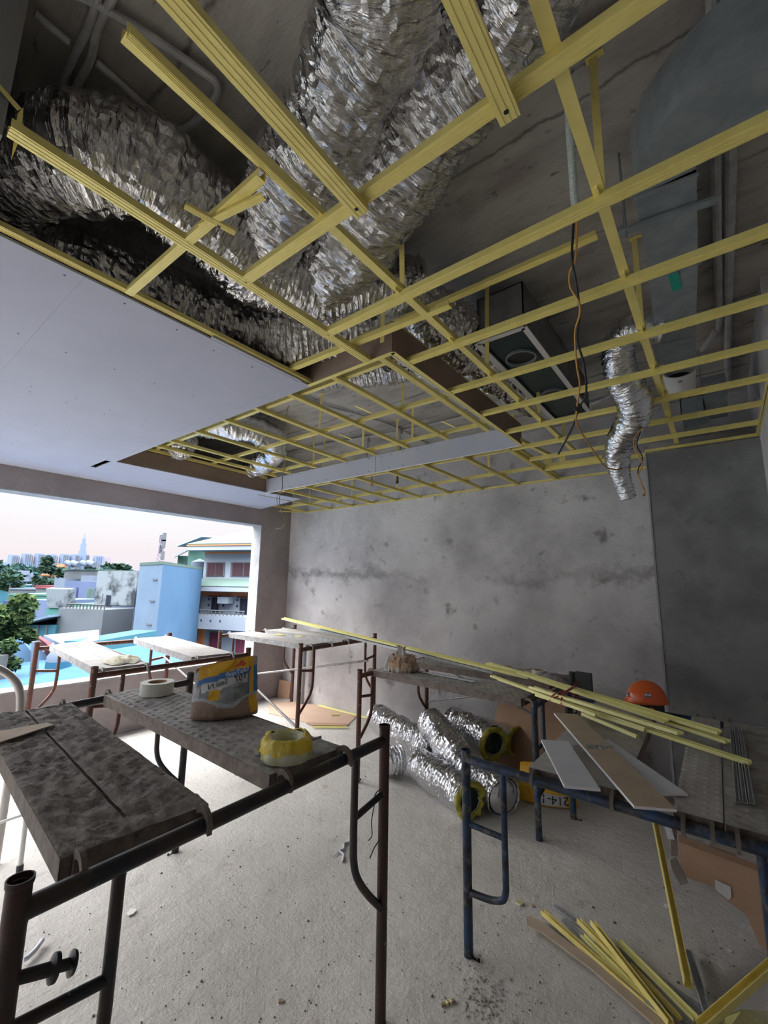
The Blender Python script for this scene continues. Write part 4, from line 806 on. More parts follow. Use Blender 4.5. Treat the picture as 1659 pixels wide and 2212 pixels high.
MB().lathe(hc+Vector((0,0,.004)), [(.090, 0), (.094, 0), (.094, .045), (.088, .05)], 40, close=True).build('headband', M['black'], hm, smooth='auto')
toc = (EYE-hc); toc.z = 0; toc.normalize(); lat = toc.cross(Vector((0,0,1)))*-1
b0 = hc+toc*.096+Vector((0,0,.02)); MB().lathe(b0+lat*-.0+(-_r)*-.025, [(0, 0), (.016, 0), (.018, .006), (.015, .016), (0, .016)], 7, axis=toc).build('adjuster_dial', M['inkred'], hm)
MB().plate([b0+_r*-.075+Vector((0,0,.03)), b0+_r*-.055+Vector((0,0,.03)), b0+_r*-.028+Vector((0,0,.005)), b0+_r*-.028+Vector((0,0,-.018)), b0+_r*-.05+Vector((0,0,-.012))], .003).build('grey_strap', M['zincl'], hm)
MB().tube([hc-_r*.10+Vector((0,0,.05)), hc-_r*.075+Vector((0,0,.025)), hc-_r*.09+Vector((0,0,.003))], .005, 6).build('chin_strap', M['black'], hm)
def sticker(px, py, w_, h_, m1, m2, band, zz_=0):
    d = (_r*((px-829.5)/F_PX)+_u*((1106-py)/F_PX)+_f).normalized(); best = None
    for v in vs_:
        q = Vector(v)-EYE; e = (q-d*q.dot(d)).length
        if q.dot(d) < (hc-EYE).length+.02 and (best is None or e < best[0]): best = (e, Vector(v))
    c_ = best[1]; n_ = (c_-(hc+Vector((0,0,.04)))); n_.normalize(); tx_ = Vector((0,0,1)).cross(n_).normalized(); ty_ = n_.cross(tx_); c_ = c_+n_*.004
    MB().obox(c_, tx_*w_/2, ty_*h_/2, n_*.0006).build('sticker', m1, hm)
    for s_ in band: MB().obox(c_+ty_*h_*.36*s_+n_*.0008, tx_*w_/2, ty_*h_*.14, n_*.0004).build('sticker_band', m2, hm)
    if len(band) == 2: MB().lathe(c_+n_*.0007, [(0, 0), (.0035, 0), (.0035, .0006)], 8, axis=n_).build('sticker_emblem', M['ink'], hm)
sticker(1401, 1502, .032, .026, M['inkwhite'], M['bagblue'], (-1, 1)); sticker(1358, 1500, .022, .02, M['bagblue'], M['inkwhite'], (-1,))
# silver strips lying on the right plank
for i, (x, l) in enumerate([(-.045, 'left'), (-.025, 'middle'), (-.005, 'right')]):
    stick((x, 3.30-.05*i, .842+.004*i), (x+.012, 2.16, .842+.004*i), l+' of the three silver channels on the right planks', .018, .014, mt='zincl', cat='metal channel')
# ------------------------------------------------------------------ things on the floor
def fduct(pts, r, label, seed, open_end=True, wool=.035, mt='foil2', **k):
    t = thing('insulated_duct', pts[0], label, 'duct', 'foil ducts piled on the floor'); m = duct_mesh(pts, r, seed=seed, ring=.03, corr=.005, crink=.011, **k); duct_obj('foil_sleeve', m, M[mt], t, True)
    q, tt, rr = m.ends[3:6]; p0, t0, r0 = m.ends[0:3]
    if open_end:
        mm = MB(); n = 40; vs_ = []; a = Vector((0,0,1)) if abs(tt.z) < .9 else Vector((1,0,0)); U = tt.cross(a).normalized(); V_ = tt.cross(U); prof = [(rr*1.0, -.01), (rr*1.06, .006), (rr*1.02, .022), (rr*.86, .026), (rr*.72, .014), (rr*.70, -.02), (rr*.70, -.12)]
        for (r_, z_) in prof:
            for i in range(n):
                an = 2*math.pi*i/n; e = noise.noise(Vector((math.cos(an)*2.5+seed, math.sin(an)*2.5, z_*20)))*.028*(1 if z_ > -.015 else .2); vs_.append(q+tt*(z_+e*.8)+(U*math.cos(an)+V_*math.sin(an))*(r_+e))
        mm.add(vs_, [(i*n+k_, i*n+(k_+1) % n, (i+1)*n+(k_+1) % n, (i+1)*n+k_) for i in range(len(prof)-1) for k_ in range(n)]); mm.build('glass_wool_lining', M['wool'], t, smooth=True)
        MB().lathe(q-tt*.10, [(0, 0), (rr*.70, 0)], 28, axis=tt).build('dark_inside', M['tealdark'], t)  # dark disc stands for the shade further inside the hose
        MB().lathe(q, [(rr*.69, -.09), (rr*.66, .012), (rr*.64, .01), (rr*.67, -.09)], 32, axis=tt, close=True).build('inner_hose', M['foil2'], t, smooth='auto')
    else: MB().lathe(q, [(rr*.95, -.01), (rr*.75, .012), (.001, .004)], 28, axis=tt).build('end_cap', M[mt], t, smooth=True)
    MB().lathe(p0, [(r0*.95, .01), (r0*.75, -.012), (.001, -.004)], 28, axis=t0).build('end_cap', M[mt], t, smooth=True); return t
fduct([A(815, 1548, z=.17), A(850, 1572, z=.155), A(895, 1596, z=.15), A(940, 1625, z=.15)], .135, 'foil duct at the back left of the floor pile', 51, False)
fduct([A(868, 1640, z=.13), A(848, 1642, z=.13), A(828, 1644, z=.13)], .115, 'short foil duct end poking out at the left of the floor pile', 57, False)
fduct([A(975, 1560, z=.30), A(1010, 1572, z=.30), A(1040, 1590, z=.30), A(1066, 1606, z=.29)], .135, 'upper foil duct of the floor pile with its yellow lining facing right', 53)
fduct([A(1030, 1575, z=.22), A(1070, 1588, z=.22), A(1110, 1602, z=.21)], .12, 'rearmost foil duct of the floor pile, its yellow mouth behind another', 55)
fduct([A(930, 1560, z=.36), A(965, 1605, z=.31), A(1005, 1655, z=.20), A(1050, 1690, z=.14), A(1090, 1722, z=.125)], .125, 'long foil duct lying diagonally across the middle of the floor pile', 52, False)
fduct([A(905, 1650, z=.125), A(935, 1672, z=.125), A(975, 1700, z=.125), A(1014, 1728, z=.125)], .118, 'front foil duct of the floor pile with a round yellow-lined mouth', 54)
# cardboard
def sheet(pts, label, mt='card', th=.005, name='cardboard_sheet', cat='cardboard'): return MB().plate(pts, th).build(name, M[mt], None, label, cat)
sheet([(-5.1, 4.02, .003), (-4.62, 3.66, .003), (-3.90, 3.74, .003), (-3.58, 3.98, .003), (-3.72, 4.28, .003), (-4.7, 4.31, .003)], 'large flat cardboard sheet on the floor in the far corner', 'cardpale')
sheet([(-4.0, 3.70, .010), (-3.86, 3.68, .010), (-3.55, 3.93, .010), (-3.60, 3.99, .010)], 'narrow dark cardboard flap at the edge of the corner sheet', 'card')
stick((-3.80, 3.63, .012), (-3.50, 3.88, .012), 'short yellow-green channel beside the cardboard sheet', .03, .012)
stick((-4.4, YB-.03, .01), (-3.3, YB-.03, .01), 'yellow channel lying along the foot of the back wall', .03, .012)
scrap(725, 1545, .012, .10, .03, .8, 'tiny yellow offcut at the corner of the cardboard sheet', 'yellow2')
MB().plate([(-5.15, 4.22, 0), (-4.98, 4.29, 0), (-4.99, 4.31, .22), (-5.15, 4.24, .25)], .01).build('brick_tile', M['card'], None, 'small brown board leaning in the far corner', 'board')
MB().tube([(-4.66, 4.22, 0), (-4.66, 4.24, .95)], .035, 16).build('grey_pipe', mat('blue_grey_pipe', (.22, .25, .30), .6, c2=(.35, .33, .32), scale=10), None, 'blue-grey pipe standing in the far corner behind the brace', 'pipe', smooth='auto')
# kraft sheets leaning behind the floor ducts
m = sheet([(-1.92, 4.10, .01), (-1.16, 3.96, .01), (-1.10, 4.24, .74), (-1.62, 4.27, .76), (-1.85, 4.24, .50)], 'large brown kraft sheet leaning on the wall behind the floor ducts', 'card')
sheet([(-1.15, 4.02, .01), (-.72, 3.92, .01), (-.70, 4.1, .62), (-1.1, 4.2, .64)], 'second brown kraft sheet leaning right of the larger one', 'kraft')
# orange sack with part number
o_ = Vector((-1.20, 3.60, .003)); nn = Vector((.36, -1, 0)).normalized(); ww = Vector((1, .36, 0)).normalized()
def reg2(u, v):
    if v < .06: return 1
    if v < .36: return 3 if .30 < u < .82 else 1
    if v < .45: return 1
    return 3 if .22 < u < .80 else 1
t, Sf2 = bag('cement_sack', o_, ww, nn, .42, .26, .16, 6.6, 'orange and white printed sack on the floor behind the blue legs', reg2, [M['bagyel'], M['bagyel'], M['bagblue'], M['bagwhite'], M['baggrey'], M['bagclear']])
on_face(t, Sf2, nn, '214-11', .57, .22, .085, 'ink', mirror=False, W=.40, H=.26, rot=math.pi)
# metal offcuts pile in the foreground
F3 = lambda x, y, z=.012: A(x, y, z=z)
def perf(p, q, label, wd=.028):
    p, q = Vector(p), Vector(q); t = thing('perforated_bead', (p+q)/2, label, 'corner bead'); d = (q-p).normalized(); sd = d.cross(Vector((0,0,1))).normalized(); L = (q-p).length
    MB().bar(p+sd*wd*.5, q+sd*wd*.5, .004, .012).bar(p, q, .004, .002).bar(p-sd*wd*.5, q-sd*wd*.5, .003, .004).build('bead_edges', M['zincl'], t)
    m = MB(); n = int(L/.012)
    for i in range(n):
        c_ = p+d*(L*(i+.5)/n); m.bar(c_-sd*wd*.5, c_+sd*wd*.5, .005, .0012)
    m.build('perforated_web', M['zincl'], t)
stick(F3(1172, 1974, .03), F3(1455, 2225, .02), 'yellow channel at the left of the floor offcut pile', .026, .02, grp=None, mt='yellow')
stick(F3(1280, 1997, .045), F3(1450, 2218, .04), 'yellow channel crossing on top of the floor offcut pile', .026, .022, mt='yellow')
stick(F3(1258, 2022, .03), F3(1400, 2165, .02), 'bent pale yellow strip in the middle of the floor offcut pile', .026, .01)
stick(F3(1250, 1992, .02), F3(1390, 2140, .02), 'short yellow channel with a cut open end in the floor offcut pile', .024, .02, mt='yellow')
stick(F3(1335, 2035, .03), F3(1505, 2205, .02), 'broad pale yellow strip on the right of the floor offcut pile', .032, .012)
stick(F3(1360, 2085, .04), F3(1470, 2205, .03), 'dull yellow strip between two others in the floor offcut pile', .02, .012, mt='yellow')
perf(F3(1196, 1955, .012), F3(1530, 2190, .012), 'perforated silver bead at the rear of the floor offcut pile')
perf(F3(1183, 1995, .010), F3(1440, 2225, .010), 'perforated silver bead peeping beneath the leftmost yellow channel')
perf(F3(1218, 1985, .018), F3(1510, 2230, .018), 'perforated silver bead through the middle of the floor offcut pile')
p = [F3(1136, 1983, .034), F3(1146, 1978, .034), F3(1165, 1988, .034), F3(1475, 2212, .034), F3(1440, 2235, .034), F3(1275, 2090, .034), F3(1170, 2012, .034), F3(1138, 1995, .034)]
t = thing('board_strip', p[0], 'long brown board strip with a grey tape patch on the floor pile', 'board'); MB().plate(p, .009).build('board', M['tan'], t)
a = F3(1412, 2172, .0445); MB().plate([F3(1393, 2165, .0445), F3(1405, 2154, .0445), F3(1437, 2176, .0445), F3(1425, 2190, .0445)], .001).build('tape_patch', M['zinc'], t)
stick((-.47, 3.30, .30), F3(1488, 2135, .012), 'long dull yellow channel lying towards the viewer at right, shaded', .034, .03, mt='yellow')
stick(F3(1486, 2052, .02), F3(1535, 2212, .02), 'silver ribbed strip right of the floor offcut pile', .03, .01, mt='zincl')
stick(F3(1675, 2085, .16), F3(1515, 2225, .03), 'yellow channel entering at the lower right corner', .036, .024, mt='yellow')
# torn cardboard hanging under the right frame
y_ = 2.45
def q_(px, py, y=y_): return A(px, py, y=y)
t = thing('torn_cardboard', q_(1560, 1900), 'large torn cardboard sheet propped beside the right blue leg', 'cardboard')
MB().plate([q_(1466, 1803), q_(1530, 1828), q_(1610, 1862), q_(1720, 1900), q_(1720, 2120), q_(1640, 2040), q_(1612, 1975), q_(1575, 1950), q_(1540, 1915), q_(1510, 1905), q_(1482, 1895), q_(1470, 1872)], .005).build('card_panel', M['card'], t)
MB().plate([q_(1544, 1900, 2.443), q_(1578, 1915, 2.443), q_(1580, 1938, 2.443), q_(1574, 1944, 2.443), q_(1545, 1922, 2.443)], .001).build('white_label', M['bagwhite'], t)
MB().plate([q_(1466, 1803, 2.452), q_(1720, 1898, 2.452), q_(1720, 1912, 2.43), q_(1466, 1818, 2.43)], .003).build('folded_edge', M['card'], t)
MB().plate([q_(1447, 1858, 2.40), q_(1460, 1850, 2.42), q_(1475, 1880, 2.44), q_(1487, 1908, 2.44), q_(1470, 1913, 2.42), q_(1452, 1880, 2.4)], .003).build('torn_tape', M['film'] if False else mat('dusty_clear_tape', (.42, .38, .35), .4, bump=(30, .5, .01)), t)
MB().plate([q_(1431, 1769, 2.48), q_(1447, 1774, 2.48), q_(1457, 1814, 2.48), q_(1442, 1812, 2.48)], .002).build('shipping_label', mat('label_paper', (.62, .64, .68), .5, c2=(.50, .35, .33), scale=70, lo=.58, hi=.62), None, 'white printed shipping label on a dark edge by the right frame', 'label')
MB().plate([q_(1449, 1775, 2.5), q_(1462, 1778, 2.5), q_(1464, 1850, 2.5), q_(1450, 1850, 2.5)], .003).build('dark_card_edge', M['kraft'], None, 'dark brown card edge beside the shipping label', 'cardboard')
MB().plate([q_(1532, 1822, 2.456), q_(1560, 1820, 2.456), q_(1593, 1834, 2.456), q_(1588, 1865, 2.456), q_(1530, 1842, 2.456)], .004).build('card_scrap', mat('grey_brown_card', (.30, .255, .22), .9), None, 'rounded grey-brown card scrap behind the torn sheet', 'cardboard')
MB().plate([F3(1560, 2195, .03), F3(1600, 2180, .06), F3(1680, 2185, .05), F3(1700, 2240, .02), F3(1560, 2240, .02)], .004).build('plastic_scrap', M['film'], None, 'crumpled pale plastic scrap at the bottom right corner', 'scrap')
# small scraps on the floor
for (px, py, s_, mt, la) in [(380, 1597, .05, 'yellow2', 'yellow scrap on the bright floor by the parapet'), (447, 1606, .05, 'yellow2', 'yellow scrap under the studded plank'), (1121, 1952, .028, 'film', 'crumpled pale yellow scrap left of the offcut pile'), (1151, 1957, .014, 'card', 'small red-brown chip beside the offcut pile'), (283, 1973, .028, 'white', 'white paper scrap left of the nearest frame leg'), (1576, 2055, .012, 'white', 'tiny white crumb on the shaded floor at right'), (1443, 1958, .02, 'white', 'thin white sliver beside the long dull channel'), (608, 2164, .016, 'bagbrown', 'little brown chip below the crusted plank')]:
    p = A(px, py, z=0); m = MB(); n = 7; m.prism([(p.x+math.cos(i/n*6.28)*s_*random.uniform(.5, 1), p.y+math.sin(i/n*6.28)*s_*random.uniform(.4, .9)) for i in range(n)], .001, .001+s_*.25); m.build('floor_scrap', M[mt], None, la, 'scrap')
p = A(968, 2166, z=.004); d = Vector((.35, .6, 0)).normalized(); t = thing('plastic_anchor', p, 'small brown and yellow striped stub on the near floor', 'scrap'); MB().bar(p-d*.03, p+d*.03, .011, .008).build('stub', M['bagbrown'], t); MB().bar(p-d*.012, p-d*.002, .012, .009).bar(p+d*.006, p+d*.014, .012, .009).build('yellow_band', M['yellow2'], t)
m = MB(); pp = spline([A(x, y, z=.008) for x, y in [(764, 1800), (756, 1808), (757, 1818), (744, 1822), (742, 1834), (733, 1838), (742, 1846), (740, 1862)]], 6); m.tube(pp, .0065, 7).tube(spline([A(733, 1838, z=.008), A(724, 1846, z=.006), A(719, 1849, z=.004)], 4), .003, 6).tube(spline([A(757, 1805, z=.01), A(764, 1812, z=.012), A(755, 1818, z=.01)], 4), .006, 7)
m.build('string_knot', mat('white_string', (.60, .63, .68), .6), None, 'knotted white plastic string on the floor by the nearest frame', 'string', smooth=True)
m = MB()
for i in range(620):
    px, py = random.uniform(40, 1640), random.uniform(1650, 2300); p = A(px, py, z=0)
    if abs(p.x) > 5 or p.y > 4.2: continue
    s_ = random.uniform(.0012, .0045)*(1.6 if random.random() < .06 else 1); n = 5; a = random.random()*6; m.prism([(p.x+math.cos(a+k*1.256)*s_*random.uniform(.5, 1.1), p.y+math.sin(a+k*1.256)*s_*random.uniform(.5, 1.1)) for k in range(n)], 0, s_*.7)
m.build('floor_grit', M['grit'], None, 'dark grit and mortar crumbs strewn over the floor', 'grit', kind='stuff')
m = MB(); 
for i in range(160):
    a, r_ = random.random()*6.28, abs(random.gauss(0, .10)); x, y = -1.0+math.cos(a)*r_+.12, 1.93+math.sin(a)*r_-.1; s_ = random.uniform(.002, .006); m.prism([(x+math.cos(k*1.256+a)*s_, y+math.sin(k*1.256+a)*s_*.8) for k in range(5)], 0, s_)
m.build('mortar_crumbs', M['slab'], None, 'pale mortar crumbs gathered round the foot of the blue frame', 'crumbs', kind='stuff')
# plastic hose, white stool leg at far left
t = thing('white_stand', (-3.25, .93, 0), 'white tubular stand with a dark foot under the crusted plank', 'stand')
MB().tube([(-3.20, .90, .03), (-3.24, .905, .50)], .013, 12).build('leg', M['white'], t, smooth='auto'); MB().tube([(-3.195, .90, 0), (-3.20, .90, .05)], .017, 12).build('foot', M['black'], t); MB().tube([(-3.24, .905, .50), (-3.5, .72, .52)], .011, 10).build('cross_tube', M['white'], t, smooth='auto'); MB().tube([(-3.22, .9, .30), (-3.35, .70, .24)], .008, 8).build('cross_tube', M['white'], t, smooth='auto')
MB().tube(spline([(-3.42, .60, 1.10), (-3.40, .70, 1.09), (-3.38, .80, 1.0), (-3.38, .84, .86), (-3.39, .84, .6), (-3.40, .84, .3), (-3.41, .84, .0)], 6), .021, 16).lathe((-3.42, .60, 1.10), [(0, 0), (.04, 0), (.04, .05), (0, .05)], 16, axis=(0, -.4, 1)).build('bent_rail', mat('grey_alloy', (.42, .40, .38), .4, .6), None, 'bent metal rail with a white cap at the far left edge', 'rail', smooth='auto')
m = MB().tube(spline([A(92, 2030, z=.02), A(78, 2050, z=.02), A(60, 2068, z=.02), A(52, 2072, z=.02)], 6), .010, 8); m.build('clear_hose', mat('clear_hose', (.62, .66, .74), .2), None, 'piece of clear hose on the floor at lower left', 'hose', smooth=True)
MB().lathe(Vector((-1.117, .335, .86)), [(0, 0), (.011, 0), (.012, .05), (.024, .055), (.024, .063), (.010, .066), (.010, .085), (.022, .088), (.02, .094), (0, .096)], 14, axis=(.1, 1, -.25)).build('clamp_bolt', M['dark'], None, 'rusty wing bolt sticking out of the nearest post', 'bolt', smooth='auto')
m = MB()
for pts in [[(-1.155, 1.49, .62), (-1.16, 1.46, .60), (-1.165, 1.44, .57)], [(-1.155, 1.485, .80), (-1.16, 1.462, .79), (-1.162, 1.45, .76)], [(-1.158, 1.455, .76), (-1.16, 1.44, .70), (-1.16, 1.445, .65), (-1.165, 1.43, .635)]]: m.tube(spline(pts, 4), .0022, 5)
m.build('tie_wire', M['dark'], None, 'twist of thin wire caught on the nearest frame', 'wire')
# ------------------------------------------------------------------ the town outside (ground 11 m below this floor)
G0 = -11.0
def cm(name, c, **k): return mat(name, c, .9, spec=.08, **k)
CITY = .165
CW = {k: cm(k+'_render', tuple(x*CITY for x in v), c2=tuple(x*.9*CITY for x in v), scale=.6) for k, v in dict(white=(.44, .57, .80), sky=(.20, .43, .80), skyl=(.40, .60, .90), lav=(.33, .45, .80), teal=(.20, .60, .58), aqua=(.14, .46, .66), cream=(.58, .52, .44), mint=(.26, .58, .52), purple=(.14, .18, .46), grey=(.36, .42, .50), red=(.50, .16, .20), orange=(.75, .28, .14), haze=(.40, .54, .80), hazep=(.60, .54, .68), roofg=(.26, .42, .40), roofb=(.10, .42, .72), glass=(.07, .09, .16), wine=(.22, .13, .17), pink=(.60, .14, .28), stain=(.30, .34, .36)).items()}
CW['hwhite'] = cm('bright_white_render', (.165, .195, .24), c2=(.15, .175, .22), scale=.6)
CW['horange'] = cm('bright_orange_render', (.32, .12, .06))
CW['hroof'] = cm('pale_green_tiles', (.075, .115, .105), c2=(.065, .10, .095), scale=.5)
CW['haze'] = cm('haze_blue', (.085, .115, .185))  # distance haze is put into the skyline colours
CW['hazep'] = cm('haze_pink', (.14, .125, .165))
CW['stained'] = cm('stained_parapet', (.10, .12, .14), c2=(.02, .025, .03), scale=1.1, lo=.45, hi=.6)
def house(px0, d0, px1, d1, pyt, depth, wall, label, name='house', roofm=None, cat='building', group='houses of the town', base=None, side=None, par=.0, ref=0):
    """box whose front runs between two directions at given distances; returns thing and frame"""
    a, b = az(px0, d0, 1259), az(px1, d1, 1259); zt = az((px0, px1)[ref], (d0, d1)[ref], pyt).z; a.z = b.z = 0; u = (b-a).normalized(); n = Vector((-u.y, u.x, 0)); 
    if n.dot(a) < 0: n = -n
    W = (b-a).length; base = G0 if base is None else base; t = thing(name, ((a+b)/2).to_tuple()[:2]+(base,), label, cat, group); m = MB()
    P = [a, b, b+n*depth, a+n*depth]; m.prism([(p.x, p.y) for p in P], base, zt); m.build('walls', wall, t)
    if roofm is not None: 
        c = (P[0]+P[2])/2; MB().prism([((p-c)*1.03+c).to_tuple()[:2] for p in P], zt, zt+par+.12).build('roof', roofm, t)
    if side is not None:
        for (s0, s1) in ((P[1], P[2]), (P[0], P[3])): pass
    def Q(s, z, off=.0): return a+u*(W*s)+Vector((0,0,z))-n*off
    return t, Q, u, n, W, zt
def pane(t, Q, s0, s1, z0, z1, mt, fr=None, off=.03, name='window'):
    f = MB().plate([Q(s0, z0, off), Q(s1, z0, off), Q(s1, z1, off), Q(s0, z1, off)], .02)
    o = f.build(name, fr or mt, t)
    if fr is not None:
        e = .08*(s1-s0); h = .06*(z1-z0); MB().plate([Q(s0+e, z0+h, off+.03), Q((s0+s1)/2-e*.3, z0+h, off+.03), Q((s0+s1)/2-e*.3, z1-h, off+.03), Q(s0+e, z1-h, off+.03)], .01).plate([Q((s0+s1)/2+e*.3, z0+h, off+.03), Q(s1-e, z0+h, off+.03), Q(s1-e, z1-h, off+.03), Q((s0+s1)/2+e*.3, z1-h, off+.03)], .01).build('pane', mt, o)
    return o
def zof(px, d, py): return az(px, d, py).z
# ground
S('floor_2', MB().box((-2600, -1400, G0-.5), (2600, 2600, G0)), cm('hazy_ground', (.10, .11, .12), c2=(.06, .085, .08), scale=.02), label='hazy low ground of the town outside', cat='ground')
# white house with balconies and green roofs
D = 26.
t, Q, u, n, W, zt = house(437, D+1.2, 560, D-1.0, 1184, 9, CW['hwhite'], 'white house with balcony, orange trim and green tiled roofs by the jamb', 'balcony_house')
g = lambda py, px=480: zof(px, D, py)
def slab_(s0, s1, z0, z1, off0, off1, mt, nm): 
    P = [Q(s0, z0, off0), Q(s1, z0, off0), Q(s1, z0, off1), Q(s0, z0, off1)]; MB().prism([(p.x, p.y) for p in P], z0, z1).build(nm, mt, t)
slab_(-.10, 1.02, g(1190), g(1181), 1.0, -.5, CW['hwhite'], 'eave'); slab_(-.11, 1.02, g(1181), g(1178.5), 1.05, -.5, CW['horange'], 'eave_trim'); slab_(.02, 1, g(1195), g(1192), .06, 0, CW['horange'], 'trim_band')
ap = g(1110); P = [Q(-.10, g(1179), 1.0), Q(1.05, g(1179), 1.0), Q(1.05, ap, -4.), Q(.62, ap, -4.)]; MB().plate(P, .08).build('tiled_roof', CW['hroof'], t)
slab_(-.16, 1.02, g(1277), g(1268), 1.0, 0, CW['hwhite'], 'awning_fascia'); MB().plate([Q(-.18, g(1268), 1.0), Q(1.03, g(1268), 1.0), Q(1.03, g(1252), .05), Q(.0, g(1252), .05)], .06).build('awning_roof', CW['hroof'], t)
pane(t, Q, .06, .39, g(1245), g(1214), CW['wine'], CW['grey']); pane(t, Q, .50, .95, g(1245), g(1214), CW['wine'], CW['grey'])
slab_(0, 1, g(1288), g(1279), .05, 0, CW['horange'], 'orange_band')
slab_(-.04, 1.02, g(1356), g(1327), 1.15, 0, CW['hwhite'], 'balcony')
for s in (.12, .28, .44, .60): slab_(s, s+.02, g(1340), g(1336), 1.17, 1.1, CW['purple'], 'drain_slot')
m = MB()
for i in range(16): m.tube([Q(.0+i*.064, g(1327), 1.1), Q(.0+i*.064, g(1317), 1.1)], .03, 6)
m.tube([Q(0, g(1317), 1.1), Q(.98, g(1317), 1.1)], .04, 6); m.tube([Q(0, g(1322), 1.1), Q(.98, g(1322), 1.1)], .025, 6); m.build('railing', CW['grey'], t)
for s in (.20, .70): pane(t, Q, s, s+.15, g(1328), g(1290), CW['glass'], CW['cream'], name='balcony_door'); slab_(s-.03, s+.18, g(1290), g(1288), .2, 0, CW['red'], 'door_hood')
for s in (.14, .40, .64, .93):
    for py in (1295, 1308, 1322): slab_(s, s+.025, g(py+3), g(py-2), .04, .0, CW['purple'], 'wall_vent')
slab_(.42, .60, g(1303), g(1289), .6, .1, CW['hwhite'], 'air_conditioner')
for s0, s1 in ((-.03, .12), (.93, .99)): slab_(s0, s1, g(1420), g(1358), .08, 0, CW['horange'], 'orange_pillar')
for s in (.22, .68): pane(t, Q, s, s+.16, g(1410), g(1366), CW['pink'], CW['cream'], name='pink_door')
# green houses behind it
t, Q, u, n, W, zt = house(401, 34, 440, 33, 1183, 6, CW['mint'], 'taller green house with a pale sloping roof behind the balcony house', 'green_house')
MB().plate([Q(-.10, zt, 1.0), Q(1.25, zt+.65, 1.0), Q(1.25, zt+.85, -3), Q(-.1, zt+.2, -3)], .12).build('sloping_roof', CW['hwhite'], t)
t, Q, u, n, W, zt = house(379, 36, 402, 36, 1200, 5, CW['mint'], 'lower green house with a pale lean-to roof', 'green_house')
MB().plate([Q(-.3, zt-.2, 1.0), Q(1.05, zt+.45, 1.0), Q(1.05, zt+.6, -3), Q(-.3, zt, -3)], .12).build('sloping_roof', CW['hwhite'], t); pane(t, Q, .55, .85, zof(390, 36, 1221), zof(390, 36, 1213), CW['white'])
t = thing('water_tank', az(430, 28, 1225), 'round steel water tank with a blue band on the parapet', 'tank'); p = az(430, 28, 1225); MB().lathe((p.x, p.y, p.z-1.2), [(0, 0), (.45, 0), (.45, 1.5), (0, 1.7)], 20).build('tank_body', CW['white'], t, smooth='auto'); MB().lathe((p.x, p.y, p.z-.5), [(.46, 0), (.46, .35)], 20).build('blue_band', CW['roofb'], t)
# plain sky-blue block, corner towards us
L_, C_, R_ = az(298, 21.5), az(348, 19), az(435, 25.5); zt = az(348, 19, 1219).z; t = thing('blue_block', (C_.x, C_.y, G0), 'tall windowless sky-blue block, one face pale and one deeper blue', 'building', 'houses of the town')
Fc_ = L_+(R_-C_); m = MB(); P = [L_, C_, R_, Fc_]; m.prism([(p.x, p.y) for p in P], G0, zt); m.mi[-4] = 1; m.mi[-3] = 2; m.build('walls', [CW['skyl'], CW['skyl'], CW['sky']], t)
c = (L_+R_)/2; MB().prism([((p-c)*1.01+c).to_tuple()[:2] for p in P], zt, zt+.12).build('roof_edge', CW['roofg'], t)
n = (C_-L_).cross(Vector((0,0,1))).normalized(); n = n if n.dot(C_) < 0 else -n
for py0, s0 in ((1250, .66), (1297, .63), (1348, .60)): p, q = L_.lerp(C_, s0), L_.lerp(C_, s0+.2); z0 = zof(340, 19.4, py0+3); z1 = zof(340, 19.4, py0); MB().plate([p.xy.to_3d()+n*.03+Vector((0,0,z0)), q.xy.to_3d()+n*.03+Vector((0,0,z0)), q.xy.to_3d()+n*.03+Vector((0,0,z1)), p.xy.to_3d()+n*.03+Vector((0,0,z1))], .02).build('vent', CW['grey'], t)
# white stained house
t, Q, u, n, W, zt = house(212, 27, 296, 25, 1247, 8, CW['white'], 'white house with a black-stained parapet and a small terrace', 'stained_house', ref=1)
MB().plate([Q(-.02, zt-1.4, .05), Q(1.01, zt-1.4, .05), Q(1.01, zt+.3, .05), Q(-.02, zt+.3, .05)], -.4).build('stained_parapet', CW['stained'], t)
pane(t, Q, .28, .42, zof(243, 26, 1311), zof(243, 26, 1285), CW['glass'], CW['grey'], name='door'); pane(t, Q, .17, .21, zof(230, 26, 1306), zof(230, 26, 1283), CW['cream'])
P = [Q(-.12, 0, 1.6), Q(.99, 0, 1.6), Q(.99, 0, 0), Q(-.12, 0, 0)]; MB().prism([(p.x, p.y) for p in P], G0, zof(250, 24.5, 1316)).build('terrace', CW['grey'], t)
m = MB()
for i in range(12): m.tube([Q(.02+i*.085, zof(250, 24.5, 1316), 1.5), Q(.02+i*.085, zof(250, 24.5, 1306), 1.5)], .03, 5)
m.tube([Q(.02, zof(250, 24.5, 1306), 1.5), Q(.96, zof(250, 24.5, 1306), 1.5)], .04, 5); m.build('railing', CW['stain'], t)
pane(t, Q, .42, .52, zof(252, 24.5, 1377), zof(252, 24.5, 1365), CW['aqua'], off=1.65)
p = az(268, 28, 1245); MB().lathe((p.x, p.y, p.z-.3), [(.95, 0), (.5, .16), (0, .32)], 4).build('tent_roof', CW['cream'], None, 'pale low pyramid roof behind the stained parapet', 'roof')
